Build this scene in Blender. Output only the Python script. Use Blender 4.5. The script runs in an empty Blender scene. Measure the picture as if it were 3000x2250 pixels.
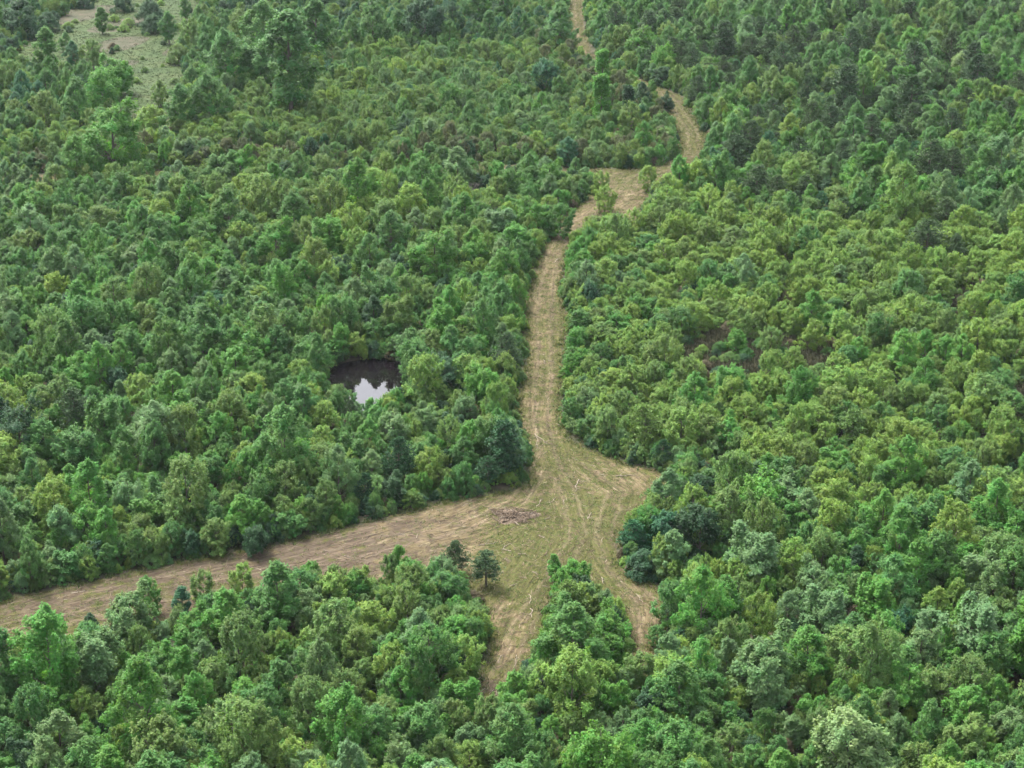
import bpy, math, random
import numpy as np
from mathutils import Vector

# ------------------------------------------------------------------ camera, world, sun, exposure
scene = bpy.context.scene
C = scene.collection
rad = math.radians

cam_data = bpy.data.cameras.new('camera')
cam_data.lens = 70.08
cam_data.sensor_width = 36.0
cam_data.clip_start = 1.0
cam_data.clip_end = 9000.0
cam = bpy.data.objects.new('camera', cam_data)
C.objects.link(cam)
cam.location = (0, 0, 105.0)
cam.rotation_euler = (rad(90 - 22.0), 0, 0)
scene.camera = cam

SUN_EL, SUN_AZ = 57.0, -38.0          # azimuth from +Y, negative towards -X: behind and to the left of the view
world = bpy.data.worlds.new('World')
scene.world = world
world.use_nodes = True
nt = world.node_tree
sky = nt.nodes.new('ShaderNodeTexSky')
sky.sky_type = 'NISHITA'
sky.sun_disc = False
sky.sun_elevation = rad(SUN_EL)
sky.sun_rotation = rad(SUN_AZ)
sky.altitude = 100
sky.air_density = 1.0
sky.dust_density = 6.0
sky.ozone_density = 1.0
bg = nt.nodes['Background']
haze_white = nt.nodes.new('ShaderNodeHueSaturation')        # thin even overcast: the same sky, less blue
haze_white.inputs['Saturation'].default_value = 0.45
nt.links.new(sky.outputs[0], haze_white.inputs['Color'])
nt.links.new(haze_white.outputs[0], bg.inputs[0])
bg.inputs[1].default_value = 0.15

sun_data = bpy.data.lights.new('sun', 'SUN')
sun_data.energy = 1.2
sun_data.angle = rad(16.0)
sun_data.color = (1.0, 0.95, 0.87)
sun = bpy.data.objects.new('sun', sun_data)
C.objects.link(sun)
d = Vector((math.sin(rad(SUN_AZ)) * math.cos(rad(SUN_EL)), math.cos(rad(SUN_AZ)) * math.cos(rad(SUN_EL)), math.sin(rad(SUN_EL))))
sun.rotation_euler = d.to_track_quat('Z', 'Y').to_euler()

scene.view_settings.view_transform = 'Standard'
scene.view_settings.look = 'None'
scene.view_settings.exposure = 2.25
scene.view_settings.gamma = 1.0
scene.view_settings.use_curve_mapping = False
scene.cycles.max_bounces = 6
scene.cycles.diffuse_bounces = 4
scene.cycles.glossy_bounces = 2
scene.cycles.transmission_bounces = 4
scene.cycles.volume_bounces = 0
scene.cycles.caustics_reflective = False
scene.cycles.caustics_refractive = False
scene.cycles.use_denoising = True

# ------------------------------------------------------------------ survey of the site, metres (x to the right of the camera, y away from it)
LANE = [[-60.3,193.8],[-56.7,195.5],[-47.3,200.1],[-37.7,205.3],[-27.5,210.2],[-17.0,215.6],[-6.0,222.1],[-0.3,224.8],[2.0,226.6],[2.6,231.5],[2.1,238.8],[1.0,245.7],[0.6,253.0],[1.6,259.8],[2.1,268.7],[1.9,280.2],[2.3,294.7],[3.7,305.8],[4.5,315.3],[6.2,324.0],[7.8,333.2],[10.6,341.4],[13.3,348.8],[15.2,352.9],[16.6,355.3],[15.0,358.4],[15.8,369.7],[24.3,369.7],[29.5,373.6],[32.8,378.2],[33.1,385.1],[33.7,392.1],[33.5,403.2],[32.5,414.8],[31.7,426.2],[27.4,440.4],[20.1,449.9],[16.7,460.3],[14.9,475.6],[14.0,491.9],[14.9,516.9],[16.5,576.1],[21.0,576.1],[18.5,523.0],[18.0,494.1],[18.9,478.2],[20.2,463.2],[23.8,451.3],[30.6,440.9],[36.9,427.9],[37.5,414.8],[38.5,403.2],[39.6,392.1],[38.1,383.4],[36.0,371.6],[32.5,359.6],[27.8,353.5],[24.9,348.5],[23.4,342.8],[22.7,335.9],[21.2,328.4],[18.4,330.0],[15.0,333.2],[11.5,329.7],[9.7,321.5],[8.4,310.5],[7.8,296.8],[8.5,286.2],[7.7,276.3],[7.2,265.1],[6.8,254.7],[6.9,244.9],[7.6,241.1],[9.9,238.0],[12.8,235.1],[15.7,232.9],[18.5,230.8],[20.2,228.6],[20.0,225.9],[18.3,224.0],[16.4,220.5],[14.1,215.4],[12.5,211.0],[12.1,206.8],[12.9,202.7],[14.6,200.1],[16.9,198.8],[17.2,193.4],[16.2,188.2],[15.3,183.3],[14.5,178.5],[12.6,178.1],[12.8,183.3],[12.3,191.8],[9.6,198.1],[5.1,198.1],[3.6,192.3],[3.2,186.2],[2.1,182.8],[0.3,178.1],[-1.4,173.1],[-1.9,168.8],[-3.8,168.8],[-3.8,173.1],[-3.4,177.6],[-2.5,182.3],[-2.0,188.2],[-2.9,191.8],[-4.1,195.5],[-5.1,200.1],[-7.6,200.8],[-16.0,199.7],[-26.0,196.4],[-35.5,190.8],[-44.5,185.7],[-48.8,182.8],[-52.8,179.3],[-55.8,176.2]]
WEST = [[16.5,369.7],[16.2,362.1],[8.2,362.7],[-5.8,363.3],[-26.7,363.0],[-52.8,362.1],[-78.4,359.6],[-89.0,352.9],[-94.1,352.6],[-103.7,350.6],[-106.6,361.4],[-96.9,364.6],[-80.0,367.7],[-53.9,370.3],[-27.3,371.6],[-5.9,372.6],[8.4,371.0]]
MEADOW = [[-118.5,464.1],[-117.6,489.8],[-115.9,514.6],[-110.2,541.8],[-103.4,576.1],[-91.4,576.1],[-82.3,523.0],[-79.3,494.1],[-80.0,473.1],[-75.4,453.6],[-73.1,435.6],[-71.3,418.8],[-69.5,397.6],[-76.0,395.8],[-82.4,410.9],[-87.4,426.2],[-96.7,437.3],[-109.6,449.0]]
POND = [[-26.9,261.2],[-26.6,265.1],[-25.3,268.0],[-22.9,269.7],[-19.9,270.2],[-17.2,269.3],[-15.3,267.1],[-14.4,263.7],[-14.4,258.8],[-15.2,254.3],[-16.5,250.7],[-18.3,248.1],[-20.4,248.6],[-22.6,251.0],[-24.8,254.7],[-26.3,258.1]]
PATCH = [[24.4,275.9],[27.3,279.8],[31.8,283.2],[39.8,279.8],[48.2,277.8],[46.5,262.4],[38.4,257.7],[32.0,258.4],[23.7,259.8]]
PATCH2 = [[40.3,295.1],[43.6,298.6],[46.3,296.8],[45.5,285.8],[40.3,283.4]]
PATCH4 = [[67.8,294.7],[71.2,299.0],[73.3,296.8],[70.7,286.2],[66.6,285.2]]
PATCH5 = [[-61.1,383.4],[-54.0,385.8],[-42.8,384.4],[-31.6,382.3],[-22.3,378.2],[-23.9,374.2],[-41.8,374.2],[-57.2,374.9]]
PATCH3 = [[69.1,256.4],[72.1,262.4],[74.4,262.4],[70.3,240.3],[65.9,241.1]]
Z_WILLOW = [[8.1,335.9],[18.2,335.9],[33.3,350.0],[56.1,333.2],[94.5,325.3],[67.6,220.5],[50.7,206.8],[35.9,216.6],[20.4,232.9],[6.7,243.4]]
Z_TOPMID = [[-76.1,444.4],[-44.2,463.2],[15.0,478.2],[20.3,444.4],[32.6,425.0],[33.9,378.2],[16.4,372.3],[-97.7,367.7],[-107.6,365.2],[-116.6,399.4],[-88.4,410.9]]
Z_TOPRIGHT = [[22.8,623.1],[199.8,623.1],[109.6,322.7],[56.1,333.2],[35.2,352.9],[40.6,392.1],[39.0,429.2],[20.9,458.4]]
Z_LEFT = [[-106.6,361.4],[16.1,363.9],[2.5,296.8],[0.6,248.1],[2.5,226.6],[-56.7,195.5],[-62.1,192.9]]
Z_TOPLEFT = [[-187.2,623.1],[19.2,623.1],[15.0,478.2],[-44.2,463.2],[-76.1,444.4],[-88.4,410.9],[-123.2,395.8]]
LINES = {
  'center': [[19.2,576.1],[17.2,511.1],[17.3,486.0],[18.9,463.2],[24.6,446.7],[33.9,429.2],[35.6,414.8],[36.9,397.6],[36.1,383.4],[29.7,371.0],[23.1,363.6],[20.2,350.0],[16.1,342.8],[10.8,333.2],[7.3,320.2],[5.9,305.8],[4.9,288.3],[4.6,265.1],[3.9,248.1],[4.7,235.8],[7.1,224.5],[7.9,212.9],[4.9,201.0],[1.2,190.3],[-0.3,182.3],[-2.6,174.0],[-3.0,167.1]],
  'left': [[-58.1,185.2],[-45.9,192.9],[-31.7,200.5],[-16.5,208.0],[-5.9,214.1],[0.8,221.8],[4.4,235.8]],
  'right': [[8.5,232.9],[12.9,224.5],[10.7,212.9],[11.9,203.3],[14.8,195.5],[14.0,178.5]],
  'west': [[16.4,366.5],[-5.8,368.1],[-27.0,367.4],[-53.3,366.2],[-79.2,363.6],[-105.3,356.5]]}
TRACED = """
-120.9 488.2 12.9 9.3 s d;-115.8 495.6 6.5 4.7 s d;-112.8 524.9 5.7 4.1 s d;-91.5 503.0 9.3 6.7 s d;-89.6 494.7 6.5 4.7 s d;-101.6 519.4 6.0 4.3 s d;-101.9 492.6 3.5 6.7 n m;-83.5 481.5 4.2 8.0 n m;
-83.8 509.1 3.5 6.7 n m;-77.4 499.9 4.3 6.2 v o;-101.1 498.3 2.9 1.5 q y;-97.2 496.4 3.9 1.9 q y;-111.7 498.9 3.3 1.6 q y;-111.3 505.4 2.2 1.1 q y;-117.8 472.7 2.4 1.2 q y;-84.3 440.0 2.6 1.3 q y;
-101.7 508.2 3.6 1.8 q y;-97.2 502.5 4.3 2.1 q y;-105.2 446.2 5.9 11.2 n m;-101.4 454.9 4.3 6.2 v t;-106.5 471.5 3.3 4.8 v m;-96.4 453.0 6.4 7.1 w o;-86.2 427.3 8.2 9.1 o b;-85.8 411.2 9.1 10.1 o b;
-98.9 437.1 3.6 5.2 v m;-95.3 437.9 3.9 5.7 v m;-89.9 403.1 7.0 10.1 v m;-107.8 435.6 3.4 3.8 w y;-77.9 460.3 6.5 4.7 s o;-76.7 472.8 7.3 8.2 w o;-72.6 467.2 5.5 7.9 v m;-57.4 457.6 11.7 14.9 v m;
-46.5 410.9 11.7 22.2 n m;-45.3 457.8 8.0 15.2 n m;-63.0 433.1 10.7 13.7 v m;-55.5 434.3 9.5 10.7 o m;-66.0 481.3 7.5 8.4 w o;-62.1 399.6 8.8 11.2 v m;-67.4 396.6 7.6 9.7 v m;-70.5 432.8 3.8 5.5 v m;
-75.1 417.4 3.9 5.7 v o;-59.6 409.2 3.7 5.4 v m;-75.8 368.3 12.2 13.7 o b;-74.0 397.6 7.4 5.3 s y;-80.6 357.5 7.3 10.2 v b;-83.4 351.4 5.6 6.3 w o;-77.8 359.1 4.3 7.1 v m;-67.7 379.4 4.1 5.9 v g;
-77.6 335.3 4.3 4.8 o d;-70.6 344.9 6.2 7.0 o m;-53.3 349.2 4.8 5.3 w o;-47.1 351.0 5.2 5.8 w o;-32.8 347.5 5.6 6.2 w m;-38.9 313.1 6.9 7.8 o b;-30.2 314.7 7.0 7.8 o b;-36.0 331.8 4.0 4.5 o m;
-52.1 319.9 5.7 6.4 o m;-71.9 337.7 3.1 4.5 v g;-30.5 337.4 3.0 4.3 v g;-109.7 429.7 7.1 7.9 w o;-102.9 402.6 5.1 5.7 w o;-96.3 402.0 6.7 7.5 w o;-63.5 373.5 4.5 5.0 o g;-55.4 383.8 4.0 4.4 w o;
-33.3 474.2 9.4 12.0 v m;-27.8 482.8 5.4 7.9 v m;-38.4 471.9 6.0 8.8 v m;-21.0 478.5 11.3 12.6 o d;-14.5 484.4 6.4 9.3 v d;-5.4 477.2 4.4 8.4 n m;11.5 472.1 9.2 11.7 v m;-2.2 502.1 4.7 8.9 n m;
-8.4 502.1 4.7 8.9 n m;-14.9 472.9 5.1 7.5 v m;19.8 430.5 3.8 9.8 c b;18.5 404.5 4.1 10.7 c b;26.0 383.1 4.3 6.2 v b;27.4 412.8 4.7 6.8 v d;24.2 396.0 6.3 7.0 w o;24.2 407.8 2.9 7.5 c d;
6.2 405.7 4.6 6.7 v b;10.2 425.2 3.8 5.6 v m;-8.7 397.6 4.6 6.6 v m;-16.4 386.2 5.4 6.0 o g;-21.0 391.8 4.5 5.0 o d;10.7 371.3 4.9 5.9 v t;-10.0 354.2 6.7 8.6 v g;-4.0 372.7 3.1 2.6 w o;
-7.1 350.9 3.4 3.4 x k;-0.7 352.2 4.6 5.2 o d;3.2 345.3 4.8 5.4 o m;9.3 348.0 3.9 4.4 w o;16.1 351.3 4.2 4.7 w y;16.5 340.3 4.5 5.0 w y;12.7 349.5 3.2 3.6 v m;8.3 327.1 5.3 5.9 w m;
3.8 327.2 6.1 6.8 o b;-5.5 330.7 4.7 5.2 o m;-19.5 344.5 4.3 4.8 o d;0.6 334.8 4.6 5.1 o b;4.0 318.6 3.6 4.0 w y;0.1 321.2 3.4 3.8 w m;10.6 316.8 2.4 2.7 w y;25.0 354.2 4.4 4.9 w y;
24.5 336.4 3.7 4.1 w o;20.9 326.4 4.6 5.2 w y;16.1 313.1 4.7 5.3 w y;-12.4 303.1 7.8 8.7 o b;-20.0 315.0 6.4 8.1 v m;-23.0 306.2 5.8 7.3 v m;21.5 471.8 4.0 5.9 v t;29.3 487.4 4.9 7.1 v m;
20.7 495.1 3.3 3.7 w o;26.9 449.5 5.4 5.2 w o;33.5 438.9 5.9 4.4 o d;7.5 429.7 7.4 8.3 o t;24.1 506.6 4.7 6.8 v m;32.8 414.7 3.6 4.0 o d;3.5 391.1 2.2 3.1 v y;-7.2 386.8 3.4 4.9 v m;
-28.7 340.6 3.0 3.4 o g;49.1 459.3 8.2 10.3 p p;56.4 475.3 6.5 8.1 p p;58.6 451.7 7.2 9.0 p p;65.9 463.6 6.5 8.1 p p;71.7 473.8 5.5 6.9 p p;78.0 456.3 7.3 9.1 p p;63.4 444.0 5.7 7.2 p p;
69.8 410.9 8.7 10.9 p p;39.7 418.6 5.4 6.8 p p;47.5 427.1 4.4 5.5 p p;40.4 401.1 5.5 6.7 v m;55.4 416.6 6.4 9.2 v o;42.4 369.3 5.9 7.3 p p;46.4 376.6 6.3 7.8 p p;53.8 401.6 4.8 5.9 p p;
71.0 383.9 5.8 7.2 p p;75.6 380.5 5.0 6.2 p p;77.3 357.6 7.4 9.2 p p;81.5 356.8 6.4 8.0 p p;62.6 365.0 5.8 7.3 p p;105.3 434.6 6.3 7.9 p p;101.5 433.5 5.1 6.4 p p;68.8 314.9 6.1 7.6 p p;
73.3 313.5 4.3 5.4 p p;56.6 333.9 4.3 4.8 w o;90.9 425.9 6.2 8.9 v g;77.3 401.4 5.7 8.3 v g;62.7 404.7 4.5 6.5 v g;94.9 410.9 5.0 7.3 v b;94.2 478.0 7.1 7.9 w o;93.7 465.6 6.7 7.5 o b;
96.1 406.5 4.8 5.4 o y;53.1 342.1 3.7 5.4 v b;44.0 356.6 5.0 5.6 o b;49.6 374.5 4.3 6.3 v t;39.2 363.1 5.5 6.2 o t;72.8 364.7 3.6 5.3 v g;76.0 345.9 4.4 6.4 v g;66.9 342.8 5.5 6.2 o b;
102.9 412.7 5.4 6.0 o y;90.9 373.3 4.7 6.9 v y;93.8 365.9 4.7 5.2 o y;103.3 449.9 7.4 5.3 s l;98.0 471.0 3.5 2.5 s l;52.3 434.1 5.1 5.7 o g;57.8 407.7 3.1 4.4 v y;58.5 379.3 4.5 6.5 v m;
67.2 384.0 3.7 5.3 v t;43.2 400.5 3.2 4.6 v m;68.3 365.6 5.8 6.5 o b;48.3 332.7 4.5 6.6 v m;45.0 340.3 4.4 4.9 o m;69.3 338.1 4.6 6.7 v m;89.2 396.5 4.7 5.3 o m;79.1 438.5 6.9 7.7 o b;
70.7 437.3 5.5 7.9 v m;47.0 490.2 5.3 7.7 v m;53.4 490.4 6.1 8.8 v m;67.8 489.4 5.7 8.3 v b;80.1 491.4 6.5 9.4 v o;106.9 491.9 7.6 8.5 w o;116.3 482.4 5.6 8.1 v m;115.2 461.7 5.8 8.3 v m;
101.2 472.0 4.8 6.9 v g;100.9 418.3 4.6 5.2 o m;102.6 403.1 4.5 5.6 p p;57.7 350.8 4.2 4.7 o d;-75.1 295.9 3.9 4.3 o m;-57.8 279.3 4.7 5.3 o b;-51.5 277.3 4.7 5.2 o m;-56.3 271.0 4.4 4.9 o b;
-55.0 260.9 4.2 6.1 v b;-59.8 266.1 4.7 5.3 o d;-62.3 263.1 2.8 4.1 v b;-59.9 252.9 5.2 5.8 o b;-57.7 242.6 5.1 6.3 p p;-35.3 292.8 4.7 6.7 v b;-29.1 293.0 3.8 5.5 v m;-31.4 290.4 3.0 4.3 v m;
-39.6 286.4 3.6 4.1 o g;-45.6 286.8 3.8 4.2 o t;-47.6 271.1 3.9 4.4 o m;-45.8 249.2 4.8 6.1 v b;-44.1 252.2 2.8 4.1 v b;-37.0 241.0 5.8 6.5 w o;-32.2 243.9 3.5 5.0 v g;-37.8 236.1 4.0 5.7 v b;
-36.5 232.9 2.8 4.1 v m;-33.0 239.7 2.3 3.4 v b;-48.1 237.6 3.6 4.0 o g;-45.8 241.4 3.3 3.7 o m;-54.0 242.1 3.8 4.2 o m;-54.1 228.0 6.0 6.7 o m;-60.0 226.7 4.4 4.9 o m;-50.3 236.2 3.3 3.7 o g;
-37.9 228.5 3.4 3.8 o b;-39.3 222.9 3.9 4.3 o g;-32.5 224.8 5.1 5.7 o b;-41.8 216.8 4.7 5.3 o m;-47.6 218.5 4.2 4.7 o m;-54.0 221.7 3.3 4.8 v b;-55.8 216.4 4.1 4.6 o m;-61.1 220.2 3.5 3.9 o g;
-53.1 219.8 2.2 3.3 v d;-49.7 215.3 2.8 3.1 o g;-33.9 216.4 3.4 3.8 w o;-23.3 218.9 3.1 3.4 o m;-27.2 214.3 3.8 4.2 w o;-52.6 252.2 3.4 3.8 o g;-50.2 254.5 3.0 3.3 w o;-24.6 241.1 4.5 5.1 w y;
-24.4 234.4 4.0 4.5 w y;-28.0 235.7 3.2 3.6 o m;-24.0 237.7 2.7 2.7 x k;-64.5 243.7 3.4 3.8 w y;-52.0 260.0 3.0 3.8 p p;-29.9 252.7 3.8 4.2 o m;-29.2 263.5 4.4 4.9 o m;-36.1 273.9 4.3 4.8 o o;
-40.0 274.6 3.6 4.1 o m;-47.7 284.2 3.3 4.7 v d;-63.2 299.3 3.4 3.8 o o;-69.6 299.3 2.9 3.3 o b;-59.3 298.5 3.2 4.6 v d;-28.0 302.0 4.7 5.2 o d;-68.6 268.4 3.3 3.7 o d;-68.7 279.8 3.0 4.3 v y;
-18.8 302.0 4.4 5.0 o d;-0.1 291.9 4.4 4.9 w o;-8.3 294.6 3.0 3.4 o g;-12.1 252.7 6.5 7.3 w y;-13.2 272.1 3.6 4.0 o g;-0.8 263.7 5.2 6.5 p p;-3.9 252.6 5.1 5.8 o b;-9.6 252.2 2.9 3.3 w o;
-18.4 244.7 3.5 3.9 o b;-11.0 240.8 3.9 4.4 o g;-6.3 246.0 3.8 4.3 o g;-2.0 242.9 2.7 4.0 v b;-1.1 229.3 6.0 7.5 p d;-20.2 231.5 4.0 4.5 o m;-14.1 227.3 4.9 6.1 p d;-11.0 230.6 4.0 4.5 o m;
-7.6 240.1 3.6 4.1 o d;-18.3 235.1 3.7 5.3 v b;-21.7 245.8 2.8 3.5 p p;-22.8 274.9 3.7 4.2 w o;-20.3 273.9 4.4 4.9 w m;-17.4 273.9 3.7 4.2 w m;-0.4 276.5 3.8 4.2 w y;-13.3 220.3 1.4 1.6 o m;
-15.7 220.3 2.0 2.2 o g;9.0 295.3 3.0 3.4 w o;9.8 287.6 2.5 2.8 w m;10.4 277.7 4.1 4.6 o m;9.5 271.7 3.7 4.1 o b;12.9 266.9 3.2 3.6 w m;19.0 284.2 4.7 5.2 o b;8.3 261.5 2.9 4.2 v b;
12.4 258.7 2.5 2.8 o t;10.3 250.2 4.1 4.6 w o;13.8 248.3 3.2 4.7 v y;7.9 246.6 3.3 3.7 w m;12.5 239.3 4.8 5.4 w o;17.3 237.2 5.3 6.6 p o;19.3 232.2 3.0 3.8 p d;15.9 260.9 3.6 4.0 w m;
22.1 263.3 3.6 4.0 w o;-4.9 262.4 3.5 3.9 o o;-7.9 261.3 3.3 3.6 w m;11.9 268.5 2.7 3.0 w o;19.8 274.0 3.4 3.8 w m;-17.9 220.3 3.6 4.4 p d;-8.3 229.7 2.7 3.4 p d;-3.0 225.8 3.3 4.1 p d;
-24.8 280.4 3.9 4.4 w o;37.8 271.7 3.9 4.4 w o;44.3 273.2 4.4 4.9 w y;28.9 284.9 2.7 3.0 w y;31.6 290.1 4.4 4.9 w y;32.7 272.1 3.4 3.8 w b;34.4 277.6 4.7 5.2 w o;39.5 290.2 4.2 4.7 w y;
44.7 291.6 4.2 4.7 w y;64.5 296.6 4.2 4.7 w o;52.6 284.0 4.1 4.6 w y;40.1 263.8 3.8 4.3 w y;35.3 303.6 2.4 2.6 o t;44.3 238.1 4.1 5.1 p o;25.7 233.5 2.9 3.2 o g;36.4 224.7 3.0 3.3 o g;
39.4 223.9 2.8 4.0 v b;40.9 231.4 2.8 4.1 v b;23.0 218.7 4.6 5.2 o d;48.7 260.4 1.3 1.9 v b;52.6 238.2 3.0 3.4 o b;52.3 229.0 4.3 4.8 w y;45.9 229.7 4.0 4.5 w y;59.5 232.1 3.2 3.6 w o;
23.5 215.3 3.3 3.7 o b;47.0 216.4 3.4 3.8 w y;50.5 219.8 2.5 2.8 w b;36.7 252.2 4.0 4.5 w y;48.7 272.1 3.1 3.5 w y;57.8 283.1 3.5 3.9 w y;69.6 265.3 3.7 4.2 w y;40.5 236.6 3.6 4.0 w y;
31.2 234.3 2.6 2.9 o m;27.5 226.2 3.5 3.9 o b;-55.9 199.5 2.8 3.2 o g;-52.6 203.2 2.9 3.2 o g;-48.4 203.6 3.1 3.4 w o;-45.7 209.4 2.8 3.1 w o;-39.3 207.1 3.6 4.1 w m;-34.4 208.1 4.2 4.2 w o;
-29.7 207.5 3.3 3.7 o d;-26.2 212.2 3.7 3.0 o m;-48.7 186.3 2.4 3.5 v b;-44.9 187.3 2.1 3.0 v d;-40.3 186.1 6.2 6.9 o g;-39.7 193.0 3.1 4.5 v b;-35.5 190.1 2.5 4.8 n t;-34.1 195.7 3.5 3.9 w o;
-30.0 197.3 3.5 3.9 w y;-30.3 186.2 5.1 6.5 v b;-25.2 190.1 6.1 7.8 v m;-22.7 199.1 2.8 3.2 o b;-20.0 193.9 4.0 4.4 o y;-19.6 190.6 2.7 3.1 o d;-41.9 176.1 6.1 6.8 o g;-47.2 182.2 3.0 3.4 o g;
-49.5 177.6 2.9 4.2 v b;-36.7 175.2 4.2 4.8 o m;-31.6 178.7 3.1 4.5 v g;-34.5 173.1 3.5 3.9 o g;-34.3 169.2 3.4 3.8 o g;-40.3 174.9 2.3 2.5 w o;-42.5 172.6 2.4 2.7 w o;-45.3 169.0 4.7 5.3 o b;
-49.0 170.3 2.8 3.1 o g;-30.0 174.1 3.2 4.6 v o;-26.2 170.5 4.2 4.7 o b;-23.3 173.5 4.1 5.3 v m;-19.6 178.2 4.2 4.7 o m;-19.2 185.5 1.7 2.5 v y;-27.4 181.0 2.6 2.6 x k;-19.6 170.0 4.2 4.7 w o;
-35.3 183.4 2.0 2.0 x k;-39.4 157.5 5.4 6.0 o m;-23.6 164.4 3.1 3.5 o o;-30.4 163.4 3.0 3.4 w m;-28.4 158.7 4.2 4.7 o m;-36.8 156.2 4.9 6.2 v b;-47.0 159.7 3.0 3.3 o b;-18.5 157.8 4.2 4.7 o g;
-45.8 161.0 4.1 4.5 o d;-21.7 162.2 1.5 2.9 n b;-28.7 169.5 2.3 2.5 w y;-36.6 166.8 2.5 2.8 o o;-17.3 196.0 3.8 4.3 o y;-12.7 199.3 2.7 5.1 v b;-11.4 197.1 4.0 4.5 o b;-7.8 198.7 3.5 3.9 o g;
-6.4 202.2 3.3 4.1 p p;-2.9 198.7 3.6 4.5 p p;-13.5 193.1 2.9 3.3 w y;-17.6 189.2 3.4 3.8 o b;-14.8 191.3 2.6 2.9 o m;-7.9 185.9 3.7 4.1 w o;-3.6 186.6 3.3 3.7 w y;-4.8 178.4 4.7 5.3 w y;
-6.4 179.2 3.6 4.0 w o;-11.1 172.2 4.2 5.3 v b;-15.7 174.1 2.9 3.2 w o;-5.2 170.4 4.3 4.8 o b;-8.9 164.0 5.1 5.7 o m;-16.0 169.1 1.6 2.3 v y;-4.1 163.9 3.0 3.4 o g;-4.0 159.8 3.9 4.4 w y;
-2.1 162.3 2.1 3.1 v m;0.4 169.5 3.4 3.8 o b;-13.4 182.6 2.7 3.0 w g;4.7 199.7 1.9 3.6 n b;6.7 196.7 3.8 4.3 o b;6.2 190.5 3.9 4.9 p o;3.8 187.1 2.0 2.7 w y;10.2 191.0 2.5 3.6 v g;
10.1 181.7 5.7 6.4 o b;14.1 207.3 3.6 4.4 p t;17.5 207.7 4.8 5.4 o t;14.9 201.9 4.9 3.1 s d;18.3 203.6 2.9 3.2 o t;17.1 189.9 4.7 5.3 w m;15.3 184.6 2.5 2.8 w m;5.9 170.3 7.1 7.9 w y;
3.0 172.8 4.5 5.0 w y;9.1 173.7 4.3 4.8 w y;12.9 175.0 4.4 4.9 w o;8.4 171.1 2.2 3.2 v t;5.7 166.1 3.0 3.4 w o;3.3 162.4 3.4 3.8 w m;7.4 160.8 3.3 3.6 o b;11.1 162.4 3.0 4.3 v b;
14.7 160.0 1.8 2.6 v y;1.1 168.6 3.1 3.5 o o;-15.5 199.1 1.0 1.0 x k;-8.7 190.1 3.3 3.7 o m;13.5 169.6 3.3 3.7 o d;-13.5 166.5 3.3 3.7 o m;21.7 206.6 5.9 6.7 o d;27.0 199.6 6.5 7.3 o g;
24.7 198.4 3.5 3.9 w y;26.4 197.3 3.5 3.9 w y;20.4 193.7 4.8 5.4 w y;34.7 207.7 3.6 4.0 w y;37.0 204.0 3.6 4.0 o m;39.2 203.7 3.4 5.0 v b;39.0 201.4 2.1 4.0 n d;33.2 195.1 4.8 5.4 o g;
33.2 187.3 5.5 6.1 o g;29.6 188.8 3.3 4.8 v g;25.3 172.9 7.8 8.8 o g;29.9 176.8 5.6 7.1 v b;39.0 190.6 5.4 6.0 o b;35.6 182.6 4.5 5.7 v m;41.2 187.1 3.4 3.8 o t;46.7 203.5 3.3 4.8 v b;
51.4 208.2 4.2 4.7 w y;53.9 204.3 4.1 4.6 w o;45.8 190.1 3.3 4.8 v y;48.5 192.5 3.1 4.5 v y;48.4 182.8 6.6 7.4 o g;49.1 178.6 5.0 5.6 w m;42.2 180.5 4.7 5.3 o g;39.5 172.7 5.1 5.7 o b;
45.8 173.6 5.2 5.8 w o;42.0 172.5 4.5 5.0 o o;35.4 170.9 3.4 3.8 o b;32.6 172.6 2.5 3.6 v b;28.8 169.2 3.1 3.5 o b;48.0 171.4 3.4 5.0 v b;22.5 181.4 4.9 5.5 w o;19.4 170.9 4.5 5.0 w m;
18.3 178.3 3.2 3.6 w o;31.1 157.3 7.9 8.8 o l;42.8 162.2 5.0 5.6 o o;47.7 165.6 4.2 4.7 o g;45.7 160.4 2.7 3.9 v b;20.6 162.0 4.1 4.6 w o;17.4 162.9 3.0 3.4 o b;24.7 156.8 4.0 5.2 v b;
40.5 167.1 3.0 3.0 x k;37.7 158.5 4.1 4.6 o o;27.1 165.8 3.0 3.4 o g;37.1 165.2 2.7 4.0 v g;35.9 162.2 2.5 2.8 o m;22.7 162.0 2.9 3.3 o d;
"""
LOGS = [[13.1,229.5,15.8,229.9],[3.4,242.4,4.6,239.6],[2.9,243.9,3.5,236.8],[8.3,228.7,7.9,225.0],[5.3,223.0,4.4,220.6],[3.7,222.3,3.0,220.1],[5.2,268.8,6.0,268.2],[4.6,269.1,4.8,267.6],[6.9,313.0,7.6,315.4],[2.3,298.7,2.9,299.3],[7.7,235.4,8.6,234.4],[9.8,233.4,10.5,232.7],[11.2,230.3,11.8,229.4],[6.3,222.3,6.4,221.0],[3.9,216.5,4.6,217.1],[2.3,202.2,2.9,201.6],[0.9,200.9,1.5,200.6],[0.8,206.7,1.5,206.8],[-0.8,205.3,-0.4,204.9],[2.0,196.7,2.0,194.5],[2.1,193.5,2.2,191.4],[0.6,183.2,0.1,180.5],[13.8,196.9,14.4,194.7],[-2.8,176.6,-3.5,175.2],[-1.0,176.9,-2.2,174.3],[13.1,201.7,13.5,201.1],[9.1,216.7,9.6,218.4],[-3.9,209.1,-1.7,210.1],[-1.0,208.7,-0.3,209.7],[-0.1,207.5,-1.2,208.1],[3.3,211.7,3.7,211.3],[-0.1,198.7,0.6,199.2],[-1.1,183.3,-1.4,181.7],[-1.9,176.3,-2.3,175.4],[10.2,201.1,10.3,199.6],[3.5,198.9,4.1,198.5],[-19.4,206.5,-18.7,206.1],[-13.3,212.1,-12.7,211.7],[-21.9,208.1,-21.2,207.8],[-17.8,217.1,-17.1,217.4]]
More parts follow.
